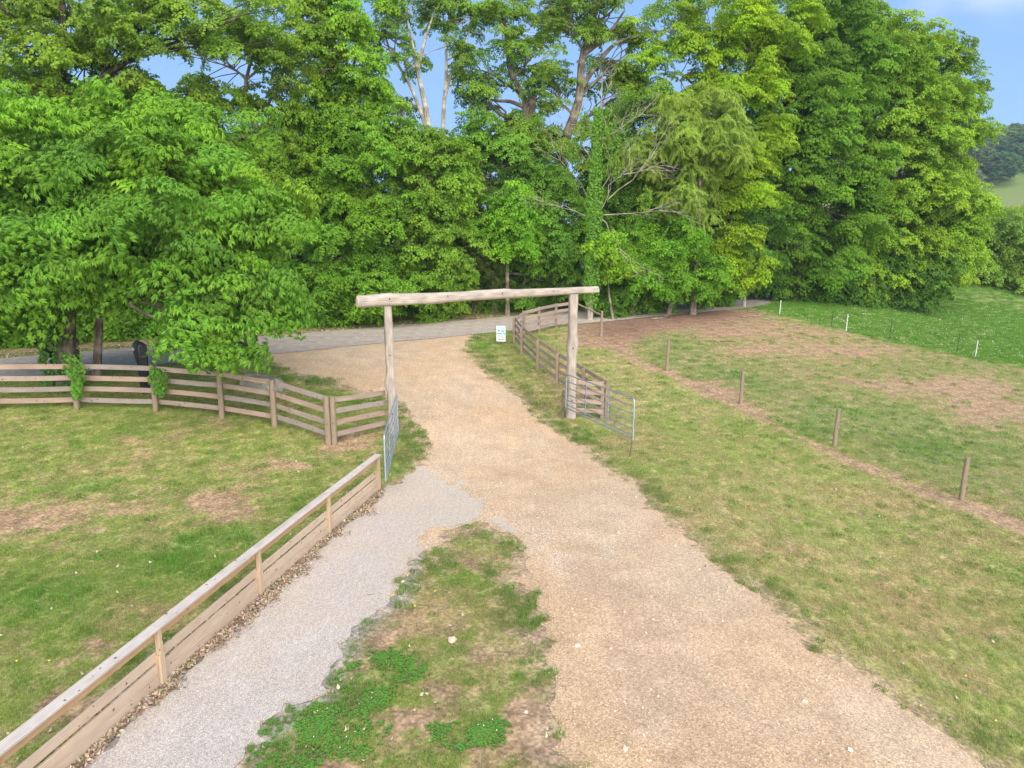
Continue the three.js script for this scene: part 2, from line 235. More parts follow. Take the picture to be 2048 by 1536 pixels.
function sheet(name, sd, x0, x1, z0, z1, st, lift, mat, colour, uvm) { // marching squares on a signed distance
  const nx = Math.round((x1 - x0) / st), nz = Math.round((z1 - z0) / st), f = new Float32Array((nx + 1) * (nz + 1));
  for (let j = 0; j <= nz; j++) for (let i = 0; i <= nx; i++) f[j * (nx + 1) + i] = sd(x0 + i * st, z0 + j * st);
  const pos = [], uv = [], col = [], idx = [], map = new Map();
  const vert = (x, z) => { const key = Math.round(x * 2000) + '_' + Math.round(z * 2000); let k = map.get(key); if (k === undefined) { k = pos.length / 3; pos.push(x, height(x, z) + lift, z); uv.push(x / uvm, z / uvm); const c = colour(x, z); col.push(c[0], c[1], c[2]); map.set(key, k); } return k; };
  for (let j = 0; j < nz; j++) for (let i = 0; i < nx; i++) {
    const c = [[i, j], [i, j + 1], [i + 1, j + 1], [i + 1, j]], v = c.map(([a, b]) => f[b * (nx + 1) + a]); if (v.every(t => t >= 0)) continue;
    const P = []; for (let k = 0; k < 4; k++) { const n = (k + 1) % 4; if (v[k] < 0) P.push(vert(x0 + c[k][0] * st, z0 + c[k][1] * st)); if ((v[k] < 0) !== (v[n] < 0)) { const t = v[k] / (v[k] - v[n]); P.push(vert(x0 + lerp(c[k][0], c[n][0], t) * st, z0 + lerp(c[k][1], c[n][1], t) * st)); } }
    for (let k = 1; k + 1 < P.length; k++) idx.push(P[0], P[k], P[k + 1]);
  }
  const g = new THREE.BufferGeometry(); g.setAttribute('position', new THREE.Float32BufferAttribute(pos, 3)); g.setAttribute('uv', new THREE.Float32BufferAttribute(uv, 2)); g.setAttribute('color', new THREE.Float32BufferAttribute(col, 3)); g.setIndex(idx); g.computeVertexNormals();
  return structure(name, g, mat);
}
function pebbles(n, rMin, rMax, sd, base, pal) { // colour and height of packed small stones on a 1024 tile
  srand(sd); const S = 1024, c = new Float32Array(S * S * 3), h = new Float32Array(S * S);
  for (let k = 0; k < S * S; k++) { const t = tfbm((k % S) / S * 64, Math.floor(k / S) / S * 64, 64, 2); const b = .75 + .5 * t; c[k * 3] = base[0] * b; c[k * 3 + 1] = base[1] * b; c[k * 3 + 2] = base[2] * b; h[k] = .15 + .2 * t; }
  for (let k = 0; k < n; k++) {
    const x = rnd() * S, y = rnd() * S, r = rMin + (rMax - rMin) * rnd() ** 3, e = rr(.6, 1), a = rnd() * 3.14, ca = Math.cos(a), sa = Math.sin(a), p = pal[Math.floor(rnd() * pal.length)], t = rr(.82, 1.15), top = rr(.5, 1);
    for (let j = Math.floor(y - r); j <= y + r; j++) for (let i = Math.floor(x - r); i <= x + r; i++) { const dx = i - x, dy = j - y, u = (dx * ca + dy * sa) / r, v = (dy * ca - dx * sa) / (r * e), d = u * u + v * v; if (d > 1) continue; const o = ((j + S) % S) * S + (i + S) % S; c[o * 3] = p[0] * t; c[o * 3 + 1] = p[1] * t; c[o * 3 + 2] = p[2] * t; h[o] = .3 + top * .7 * Math.sqrt(1 - d); }
  }
  return [tex(S, S, (i, j) => { const o = (j * S + i) * 3; return [c[o], c[o + 1], c[o + 2]]; }), tex(S, S, (i, j) => { const k = h[j * S + i] * 255; return [k, k, k]; }, false)];
}
{
  const [tc, tb] = pebbles(15000, 2, 8, 5, [194, 172, 146], [[204, 183, 156], [197, 175, 149], [208, 189, 164], [184, 160, 133], [200, 178, 151], [191, 167, 139], [212, 196, 174]]);
  const ruts = G2([[1010, 900], [1130, 1080], [1290, 1290], [1480, 1600]]), ruts2 = G2([[930, 880], [1010, 1060], [1150, 1290], [1240, 1600]]);
  sheet('gravel_drive', sdDrive, -14, 14, -41, -6, .16, .012, stdMat({ map: tc, bumpMap: tb, bumpScale: .008, vertexColors: true, roughness: .97 }), (x, z) => {
    const n = fbm(x * .5, z * .5, 4), m = fbm(x * 2.2 + 9, z * 2.2, 3); let c = mix3([1.02, .94, .84], [1.0, .99, .97], clamp((n - .5) * 3 + .4)); const fine = sst(1.1, .2, sdLine(ruts2, x, z) + (m - .5)); c = mix3(c, [1.0, .88, .72], fine * .55 * sst(-24, -12, z)); c = mix3(c, [.92, .84, .76], .5 * sst(.9, .2, sdLine(ruts, x, z) + (m - .5)) * sst(-26, -16, z)); const b = .88 + .3 * (m - .5); return [c[0] * b * .975, c[1] * b * .945, c[2] * b * .885];
  }, 1.9).userData.label = 'tan crushed stone farm drive';
  const [pc, pb] = pebbles(26000, 2, 7, 6, [172, 168, 164], [[190, 187, 184], [172, 169, 168], [206, 203, 200], [158, 155, 154], [182, 177, 170]]);
  sheet('gravel_path', sdPath, -12, 4, -22, -6, .13, .018, stdMat({ map: pc, bumpMap: pb, bumpScale: .007, vertexColors: true, roughness: .97 }), (x, z) => {
    const n = fbm(x * .9 + 3, z * .9, 4), m = fbm(x * 3.4, z * 3.4, 3), w = sst(.56, .68, m) * .5; const c = mix3([1.06, .99, .93], [1.12, 1.0, .87], clamp((n - .45) * 3)); const e = sst(-4.4, -1.9, x + (n - .5) * 2.4 + (m - .5) * 1.6) * sst(-12, -15, z) + .9 * sst(-16.5, -19.6, z + (n - .5) * 2.5 + (m - .5) * 1.5); const k = mix3(c, [1.22, 1.15, 1.08], w); return mix3([k[0] * .99, k[1] * .965, k[2] * .915], [1.06, .93, .77], clamp(e) * .9);
  }, 1.3).userData.label = 'pale grey fine gravel path beside the low fence';
  const asphalt = tex(512, 512, (i, j) => { const n = tfbm(i / 512 * 128, j / 512 * 128, 128, 2), m = tfbm(i / 512 * 8, j / 512 * 8, 8, 4); const k = 150 + (n - .5) * 70 + (m - .5) * 34; return [k + 10, k, k - 12]; });
  const sdRoad = (x, z) => { const q = roadQ(x, z); return Math.max(q + (fbm(x * .8, z * .8, 3) - .5) * .5 - .1, -q - 5.4 + (fbm(x * .8 + 7, z * .8, 3) - .5) * .5); };
  sheet('road', sdRoad, -75, 70, -92, 12, .4, .03, stdMat({ map: asphalt, vertexColors: true, roughness: .92, bumpMap: groundBump, bumpScale: .006 }), (x, z) => {
    const q = roadQ(x, z), s = roadS(x, z), n = fbm(s * .12, q * 1.6, 3), tr = Math.exp(-(((q + 1.5) / .35) ** 2)) + Math.exp(-(((q + 3.7) / .35) ** 2)); return mix3([.92, .90, .88], [1.1, 1.06, 1.02], clamp(n + tr * .15)).map(v => v * 1.0);
  }, 1.5).userData.label = 'worn grey country road with faded asphalt';
}
// stones lying on the drive
srand(77);
const stoneGeos = [0, 1, 2].map(k => { const g = new THREE.IcosahedronGeometry(1, 0), p = g.attributes.position; for (let i = 0; i < p.count; i++) { const x = p.getX(i), y = p.getY(i), z = p.getZ(i), n = .72 + .5 * hash(Math.round(x * 50) + k * 9, Math.round(y * 50 + z * 91)); p.setXYZ(i, x * n, y * n * .62, z * n * .85); } g.computeVertexNormals(); return g; });
{
  const lists = [[], [], []], pal = [[.50, .38, .27], [.44, .33, .23], [.55, .44, .33], [.38, .28, .19], [.58, .49, .39]];
  for (let k = 0; k < 26000; k++) {
    const x = rr(-11, 13), z = -rr(7, 34); if (Math.abs(x) > -z * .75 + 2) continue; if (rnd() > 1 - (-z - 7) / 40) continue; const sd = sdDrive(x, z); if (sd > .25 || (sd > 0 && rnd() < .7)) continue;
    const path = sdPath(x, z) < 0; if (path && rnd() < .75) continue;
    const cl = fbm(x * .8 + 5, z * .8, 3); if (rnd() > sst(.3, .7, cl) + .12) continue;
    const s = path ? rr(.006, .014) : .008 + .022 * rnd() ** 3 + (rnd() < .012 ? rr(.015, .035) : 0), c = path ? [.5, .49, .48] : pal[Math.floor(rnd() * 5)], t = rr(.8, 1.15);
    lists[k % 3].push([mat4(x, height(x, z) + .016 + s * .2, z, rr(-.4, .4), rr(0, 6.3), rr(-.4, .4), s), c.map(v => v * t)]);
  }
  for (let k = 0; k < 26000; k++) { const x = rr(-5, 3.5), z = -rr(13, 21), d = sdPoly(P_PATH, x, z); if (d > 1.3 || d < -1.5 || sdDrive(x, z) > -.02) continue; const e = fbm(x * 1.8 + 2, z * 1.8, 3); if (rnd() > sst(1.3, -.3, d) * sst(.3, .6, e)) continue; const s = rr(.006, .013), g = sdPath(x, z) < 0 ? [.50, .40, .30] : [.55, .52, .49]; lists[k % 3].push([mat4(x, height(x, z) + (sdPath(x, z) < 0 ? .02 : .014), z, rr(-.4, .4), rr(0, 6.3), 0, s), g.map(v => v * rr(.85, 1.1))]); }
  lists.forEach((l, k) => tag(instanced(numbered('loose_stones'), stoneGeos[k], stdMat({ roughness: .95 }), l), 'small loose tan stones scattered over the drive', 'gravel'));
  [[1155, 1293, .06, [.62, .55, .47], 'pale stone lying on the fine rut of the drive beside the grass island'], [905, 1284, .10, [.52, .40, .28], 'flat tan rock half sunk in the grass island'], [1700, 1502, .06, [.62, .54, .44], 'pale rounded stone on the wide stony part of the drive'], [1610, 1405, .06, [.55, .46, .36], 'squarish tan stone standing out on the drive'], [1052, 1425, .05, [.5, .42, .32], 'brown stone at the worn edge of the grass island'], [1250, 1500, .055, [.58, .46, .33], 'ochre stone in the wheel rut of the drive']].forEach(([u, v, s, c, label], k) => {
    const p = ground(u, v), m = part(numbered('stone'), stoneGeos[k % 3], stdMat({ color: new THREE.Color().setRGB(...c), roughness: .95 }), scene); m.position.set(p.x, p.y + s * .3, p.z); m.scale.setScalar(s); m.rotation.y = k; tag(m, label, 'stone');
  });
}

// ------------------------------------------------------------------ timber helpers
function tube(pts, rad, n = 6, cap = true) { // pts: Vector3[], rad: number[]; uv in metres
  const pos = [], uv = [], nor = [], idx = []; let L = 0; const T = V3(), N = V3(), Bn = V3(), up = V3(.31, .12, .94);
  for (let i = 0; i < pts.length; i++) {
    T.subVectors(pts[Math.min(i + 1, pts.length - 1)], pts[Math.max(i - 1, 0)]).normalize(); if (i) L += pts[i].distanceTo(pts[i - 1]);
    N.crossVectors(T, up); if (N.lengthSq() < .01) N.crossVectors(T, V3(1, 0, 0)); N.normalize(); Bn.crossVectors(T, N);
    for (let k = 0; k <= n; k++) { const a = k / n * Math.PI * 2, c = Math.cos(a), s = Math.sin(a); const r = typeof rad[i] === 'number' ? rad[i] : rad[i][k % n]; pos.push(pts[i].x + (N.x * c + Bn.x * s) * r, pts[i].y + (N.y * c + Bn.y * s) * r, pts[i].z + (N.z * c + Bn.z * s) * r); nor.push(N.x * c + Bn.x * s, N.y * c + Bn.y * s, N.z * c + Bn.z * s); uv.push(k / n, L / 1.2); }
  }
  for (let i = 0; i + 1 < pts.length; i++) for (let k = 0; k < n; k++) { const a = i * (n + 1) + k, b = a + n + 1; idx.push(a, a + 1, b, b, a + 1, b + 1); }
  if (cap) for (const e of [0, pts.length - 1]) { const b = pos.length / 3, d = e ? T.clone() : pts[0].clone().sub(pts[1]).normalize(); pos.push(pts[e].x, pts[e].y, pts[e].z); nor.push(d.x, d.y, d.z); uv.push(.5, .5); for (let k = 0; k <= n; k++) { const o = (e * (n + 1) + k) * 3; pos.push(pos[o], pos[o + 1], pos[o + 2]); nor.push(d.x, d.y, d.z); uv.push(.5 + .2 * Math.cos(k), .5 + .2 * Math.sin(k)); } for (let k = 0; k < n; k++) e ? idx.push(b, b + 1 + k, b + 2 + k) : idx.push(b, b + 2 + k, b + 1 + k); }
  const g = new THREE.BufferGeometry(); g.setAttribute('position', new THREE.Float32BufferAttribute(pos, 3)); g.setAttribute('normal', new THREE.Float32BufferAttribute(nor, 3)); g.setAttribute('uv', new THREE.Float32BufferAttribute(uv, 2)); g.setIndex(idx); return g;
}
function bar(a, b, w, t, up = V3(0, 1, 0), warp = .006) { // a plank from a to b: w high (along up), t thick, slightly uneven, chamfered
  const X = b.clone().sub(a), L = X.length(); X.normalize(); const Zn = X.clone().cross(up).normalize(), Y = Zn.clone().cross(X).normalize();
  const ch = Math.min(w, t) * .12, S = [[-w / 2 + ch, -t / 2], [w / 2 - ch, -t / 2], [w / 2, -t / 2 + ch], [w / 2, t / 2 - ch], [w / 2 - ch, t / 2], [-w / 2 + ch, t / 2], [-w / 2, t / 2 - ch], [-w / 2, -t / 2 + ch]];
  const pos = [], uv = [], idx = [], n = 3, u0 = rnd() * 4, v0 = rnd(), o1 = rr(-1, 1) * warp, o2 = rr(-1, 1) * warp;
  for (let f = 0; f < 8; f++) { const s0 = S[f], s1 = S[(f + 1) % 8]; for (let i = 0; i <= n; i++) { const q = i / n, m = 4 * q * (1 - q); for (const [s, e] of [[s0, 0], [s1, 1]]) { const p = a.clone().addScaledVector(X, L * q).addScaledVector(Y, s[0] + o1 * m).addScaledVector(Zn, s[1] + o2 * m); pos.push(p.x, p.y, p.z); uv.push(u0 + L * q / 2, v0 + (s[0] + s[1]) * 2 + f * .13); } } const k = f * (n + 1) * 2; for (let i = 0; i < n; i++) idx.push(k + i * 2, k + i * 2 + 2, k + i * 2 + 1, k + i * 2 + 1, k + i * 2 + 2, k + i * 2 + 3); }
  for (const e of [0, 1]) { const k = pos.length / 3; for (const s of S) { const p = (e ? b : a).clone().addScaledVector(Y, s[0]).addScaledVector(Zn, s[1]); pos.push(p.x, p.y, p.z); uv.push(u0 + s[0], v0 + s[1]); } for (let i = 1; i < 7; i++) e ? idx.push(k, k + i, k + i + 1) : idx.push(k, k + i + 1, k + i); }
  const g = new THREE.BufferGeometry(); g.setAttribute('position', new THREE.Float32BufferAttribute(pos, 3)); g.setAttribute('uv', new THREE.Float32BufferAttribute(uv, 2)); g.setIndex(idx); const h = g.toNonIndexed(); h.computeVertexNormals(); return h;
}
const swapUV = g => { const u = g.attributes.uv; for (let i = 0; i < u.count; i++) u.setXY(i, u.getY(i) * .6, u.getX(i) * 1.4); return g; };
function roundPost(p, h, r, lean = [0, 0]) { const pts = [], rad = []; for (let i = 0; i <= 5; i++) { const t = i / 5; pts.push(V3(p.x + lean[0] * t, p.y - .25 + (h + .25) * t, p.z + lean[1] * t)); rad.push(Array.from({ length: 9 }, () => r * rr(.93, 1.06) * (1.04 - .1 * t))); } return swapUV(tube(pts, rad, 9)); }

// ------------------------------------------------------------------ the curved four-board fences
srand(301);
function boardFence(name, label, posts, opt) { // posts: [u base, v base, v top]
  const t = thing(name, label, 'fence'), P = posts.map(([u, v, vt, d]) => { const b = d ? baseAt(u, d) : ground(u, v); return { b, h: clamp(topOver(b, vt), 1.1, 1.65) }; });
  const mean = P.reduce((s, p) => s + p.h, 0) / P.length; P.forEach(p => { p.h = lerp(p.h, mean, .35); });
  P.forEach(({ b, h }, i) => { if (!opt.skip?.includes(i)) part('post', opt.square ? bar(V3(b.x, b.y - .2, b.z), V3(b.x + rr(-.02, .02), b.y + h, b.z + rr(-.02, .02)), .13, .13, V3(opt.side, 0, .4)) : roundPost(b, h + .02, .095, [rr(-.03, .03), rr(-.03, .03)]), M.post[i % 2], t); });
  for (let i = 0; i + 1 < P.length; i++) {
    if (opt.gap?.includes(i)) continue;
    const A = P[i], C = P[i + 1], dir = C.b.clone().sub(A.b).setY(0).normalize(), off = V3(-dir.z, 0, dir.x).multiplyScalar(opt.side * (opt.off ?? .115));
    for (let k = 0; k < 4; k++) { const y = f => (k + .42) / 4 * 1; const fa = A.h - .09 - k * (A.h - .26) / 3.35, fc = C.h - .09 - k * (C.h - .26) / 3.35; const a = A.b.clone().setY(A.b.y + fa).add(off).addScaledVector(dir, .004), c = C.b.clone().setY(C.b.y + fc).add(off).addScaledVector(dir, -.004); part('board', bar(a, c, .165, .028, V3(0, 1, 0), .02), (opt.mats ?? M.board)[(i + k * 2) % (opt.mats ?? M.board).length], t); }
  }
  return P;
}
const left = boardFence('curved_board_fence', 'weathered four-board fence on round posts curving round the lawn to the log gateway', [[-170, 832, 742], [-10, 822, 731], [155, 818, 730], [312, 822, 733], [444, 836, 742], [549, 853, 760], [657, 890, 793]], { side: -1 });
{ // short straight stretch from the corner to the gateway post
  const b = ground(667, 890);
}
const gateL = ground(787, 866), gateR = ground(1141, 836);
boardFence('board_fence', 'short four-board fence between the paired corner posts and the left gateway log post', [[669, 889, 793], [775, 862, 782]], { side: -1, skip: [1], off: .05 });
const right = boardFence('curved_board_fence', 'weathered board fence bending round the corner from the road to the metal gate', [[1213, 838, 763], [1166, 806, 735], [1114, 772, 705], [1075, 741, 679], [1043.5, 709, 655], [1028.5, 687, 636], [1047, 671, 623], [1078, 664.5, 613.5], [1112, 656, 607], [1148, 650, 600]], { side: 1, mats: [M.board[0], M.board[2], M.board[1]], square: true, off: .085 });
boardFence('board_fence', 'short four-board fence behind the open metal gate, joining the right log post', [[1150, 834, 758], [1204, 838, 763]], { side: 1, skip: [0], mats: [M.board[1], M.board[2]], square: true, off: .07 });

// ------------------------------------------------------------------ low fence along the grey path
{
  srand(340);
  const t = thing('low_timber_fence', 'low timber fence with flat cap rail and wide kick boards beside grey gravel path', 'fence');
  const px = [[20, 1700, 1560], [12, 1600, 1500], [325, 1370, 1262], [521, 1192, 1100], [659, 1068, 990], [757, 982, 912]];
  let P = px.slice(2).map(([u, v]) => ground(u, v)); const step = P[0].clone().sub(P[1]); P = [P[0].clone().addScaledVector(step, 2.05), P[0].clone().addScaledVector(step, 1.0), ...P]; P.forEach(p => { p.y = height(p.x, p.z); });
  const H = 1.06;
  for (let i = 0; i < P.length; i++) {
    const p = P[i], q = P[Math.min(i + 1, P.length - 1)], o = i < P.length - 1 ? p : P[i - 1], dir = (i < P.length - 1 ? q.clone().sub(p) : p.clone().sub(P[i - 1])).setY(0).normalize(), right = V3(-dir.z, 0, dir.x);
    const b = p.clone().setY(p.y - .2), c = p.clone().setY(p.y + .58);
    part('post', bar(b, c, .13, .14, right, .002), M.lowPost, t);
    part('post', bar(p.clone().addScaledVector(right, .025).setY(p.y + .581), p.clone().addScaledVector(right, .025).setY(p.y + H - .042), .085, .09, right, .002), M.lowPost, t);
  }
  for (let i = 0; i + 1 < P.length; i++) {
    const A = P[i], C = P[i + 1], dir = C.clone().sub(A).setY(0).normalize(), R = V3(-dir.z, 0, dir.x), j = (p, y, s, e) => p.clone().setY(p.y + y).addScaledVector(R, s).addScaledVector(dir, e);
    part('cap_rail', bar(j(A, H - .02, -.01, .003), j(C, H - .02, -.01, i === P.length - 2 ? .1 : -.003), .20, .042, R.clone(), .004), M.cap, t);
    part('rail', bar(j(A, H - .14, -.045, .003), j(C, H - .14, -.045, -.003), .18, .04, V3(0, 1, 0), .006), M.rail, t);
    part('kick_board', bar(j(A, .525, -.045, .003), j(C, .525, -.045, -.003), .16, .04, V3(0, 1, 0), .008), M.kick[i % 2], t);
    part('kick_board', bar(j(A, .325, -.005, .078), j(C, .325, -.005, -.078), .185, .045, V3(0, 1, 0), .006), M.kick[(i + 1) % 2], t);
    part('kick_board', bar(j(A, .115, -.005, .078), j(C, .115, -.005, -.078), .225, .045, V3(0, 1, 0), .004), M.kick[i % 2], t);
  }
  var lowFence = P;
}

// ------------------------------------------------------------------ log gateway, gates
{
  srand(410);
  const t = thing('log_gateway', 'tall rustic gateway of two bare log posts under a peeled log beam', 'gateway');
  const logTube = (a, b, r0, r1, n, knots) => { const N = 26, pts = [], rad = []; const K = Array.from({ length: knots }, () => [rnd(), Math.floor(rnd() * n), rr(.015, .05)]); for (let i = 0; i <= N; i++) { const q = i / N, p = a.clone().lerp(b, q); p.x += (fbm(q * 3, 3.3, 2) - .5) * .03; p.z += (fbm(q * 3, 7.3, 2) - .5) * .03; p.y += Math.abs(b.y - a.y) < 1 ? (fbm(q * 3, 1.3, 2) - .5) * .03 : 0; pts.push(p); rad.push(Array.from({ length: n }, (_, k) => { let r = lerp(r0, r1, q) * (1 + .09 * (fbm(q * 9 + k * 3.1, k * 1.7, 2) - .5)) + .012 * Math.sin(k * 2.4); for (const [kq, kk, kr] of K) { const dk = Math.min(Math.abs(k - kk), n - Math.abs(k - kk)); r += kr * Math.exp(-(((q - kq) * 22) ** 2) - dk * dk * .7); } return r; })); } const g = swapUV(tube(pts, rad, n)); g.computeVertexNormals(); return g; };
  const hl = topOver(gateL, 612), hr = topOver(gateR, 588);
  const yb = (gateL.y + hl + gateR.y + hr) / 2;
  part('log_post', logTube(gateL.clone().setY(gateL.y - .3), V3(gateL.x - .04, gateL.y + hl, gateL.z), .155, .135, 14, 6), M.log, t);
  part('log_post', logTube(gateR.clone().setY(gateR.y - .3), V3(gateR.x + .03, gateR.y + hr, gateR.z), .18, .165, 14, 16), M.log, t);
  const a = V3(gateL.x - .04, gateL.y + hl, gateL.z), b = V3(gateR.x + .03, gateR.y + hr, gateR.z), d = b.clone().sub(a).normalize();
  const A = a.clone().addScaledVector(d, -.98).add(V3(0, .19, 0)), C = b.clone().addScaledVector(d, 1.02).add(V3(0, .1, 0));
  part('crossbeam', logTube(A, C, .2, .118, 16, 14), M.log, t);
  const g = new THREE.CylinderGeometry(.19, .19, .03, 16); g.rotateZ(Math.PI / 2); const e = part('cut_end', g, M.logEnd, t); e.position.copy(A).addScaledVector(d, -.008); e.rotation.y = Math.atan2(-d.z, d.x);
}
function tubeGate(label, hb, ht, fb, ft) { // hinge bottom/top and free end bottom/top as points
  const t = thing('tube_gate', label, 'gate', [0, 0, 0], 0, undefined);
  const P = (s, h) => hb.clone().lerp(fb, s).lerp(ht.clone().lerp(ft, s), h);
  const r = .024, c = .09, L = hb.distanceTo(fb), Hh = hb.distanceTo(ht), cs = c / L * 1.4, chh = c / Hh * 1.6;
  const path = [P(0, 0), P(0, .5), P(0, 1 - chh), P(cs * .3, 1 - chh * .3), P(cs, 1), P(.33, 1), P(.66, 1), P(1 - cs, 1), P(1 - cs * .3, 1 - chh * .3), P(1, 1 - chh), P(1, .5), P(1, 0)];
  part('frame', mergeGeometries([tube(path, path.map(() => r), 8), tube([P(0, 0), P(.5, 0), P(1, 0)], [r, r, r], 8)]), M.galv, t);
  [.1, .25, .42, .61, .8].forEach(h => part('rail', tube([P(.006, h), P(.5, h), P(.994, h)], [.02, .02, .02], 7), M.galv, t));
  for (const s of [1 / 3, 2 / 3]) part('brace', bar(P(s, .01), P(s, .99), .055, .016, fb.clone().sub(hb).normalize(), 0), M.galv2, t).geometry.translate(0, 0, .03);
  return t;
}
{
  const d0 = -gateR.z + -.1, hd = 25.9;
  const R0 = gateR.clone().add(V3(-.12, 0, .27)); // hinge just in front of the right post
  const dR = -R0.z, hb = at(1131.5, 815, dR), ht = at(1133.5, 749, dR); const hh = ht.y - hb.y;
  const k = .79; const fb = at(1266, 879, dR * k), ft = at(1270.5, 794, dR * k); ft.copy(fb).setY(fb.y + hh); 
  tubeGate('galvanised tube farm gate hung on the right log post and swung open over grass', hb, ht, fb, ft);
  const L0 = gateL.clone().add(V3(.12, 0, .24)), dL = -L0.z, lb = at(796.5, 863, dL), lt = at(793.5, 789, dL), lf = at(771.5, 961, dL * .79), lg = lf.clone().setY(lf.y + lt.y - lb.y);
  tubeGate('galvanised tube farm gate hung on the left log post beside low timber fence end', lb, lt, lf, lg);
  const tp = (name, label, base, h, mat, lean, cat, group) => { const s = new THREE.Shape(); s.moveTo(-.02, 0); s.lineTo(.02, 0); s.lineTo(.02, .006); s.lineTo(.004, .006); s.lineTo(.004, .03); s.lineTo(-.004, .03); s.lineTo(-.004, .006); s.lineTo(-.02, .006); const g = new THREE.ExtrudeGeometry(s, { depth: h + .2, bevelEnabled: false }); g.rotateX(-Math.PI / 2); const m = part(numbered(name), g, mat, scene); m.position.copy(base).y -= .2; m.rotation.set(lean[0], .6, lean[1]); return tag(m, label, cat, group); };
  const f = ground(1259, 914); tp('steel_stake', 'rusty leaning steel T-post behind the free end of the open gate', f, 1.28, M.rust, [.03, -.12], 'stake');
  const dk = gateR.clone().add(V3(-.32, 0, .12)); { const m = part(numbered('hinge_board'), bar(V3(0, -.2, 0), V3(.02, 1.12, 0), .09, .05, V3(1, 0, 0)), M.barkDark, scene); m.position.copy(dk); tag(m, 'dark upright plank standing against the right log post at the gate hinge', 'plank'); }
  // far stakes of the electric fence
  [[1559, 629, 600], [1692, 662, 628], [1950, 717, 680]].forEach(([u, v, vt], i) => { const b = ground(u, v), h = topOver(b, vt), m = part(numbered('plastic_stake'), mergeGeometries([tube([V3(0, -.1, 0), V3(0, h * .9, 0), V3(.0, h, 0)], [.028, .024, .02], 8), ...[.35, .6, .85].map(k => new THREE.BoxGeometry(.06, .02, .06).translate(.02, h * k, .02).deleteAttribute('normal')).map(g => { g.computeVertexNormals(); return g; })]), M.white, scene); m.position.copy(b); m.rotation.z = -.02; tag(m, 'white plastic electric fence stake at the edge of the bright green field', 'stake', 'white stakes along the field'); });
  [[1662, 655, 622], [1778, 680, 646], [1913, 707, 670]].forEach(([u, v, vt]) => { const b = ground(u, v); tp('steel_stake', 'thin dark steel stake leaning at the edge of the bright green field', b, topOver(b, vt), M.darkSteel, [0, -.09], 'stake', 'dark steel stakes along the field'); });
}
{ // wire fence across the paddock edge
  srand(500);
  const t = thing('wire_fence', 'wire fence on weathered grey posts between mown verge and paddock', 'fence');
  const P = [[1202, 674, 622], [1333, 741, 680], [1481, 808, 741], [1668, 893, 817], [1922, 1000, 915], [2290, 1150, 1060]].map(([u, v, vt]) => { const b = ground(u, v); return { b, h: clamp(topOver(b, vt), 1.15, 1.5) }; });
  P.forEach(({ b, h }, i) => part('post', roundPost(b, h, .075, [rr(.0, .08), 0]), M.post[(i + 1) % 2], t));
  for (const f of [.93, .62]) for (let i = 0; i + 1 < P.length; i++) { const a = P[i].b.clone().setY(P[i].b.y + P[i].h * f), c = P[i + 1].b.clone().setY(P[i + 1].b.y + P[i + 1].h * f); const m = a.clone().lerp(c, .5); m.y -= .04; part('wire', tube([a, m, c], [.006, .006, .006], 4, false), M.wire, t); }
  const e = right[right.length - 1]; const a = e.b.clone().setY(e.b.y + e.h - .12), c = P[0].b.clone().setY(P[0].b.y + P[0].h * .84); part('brace_pole', swapUV(tube([a, a.clone().lerp(c, .5), c], [.055, .052, .05], 8)), M.post[0], t);
}

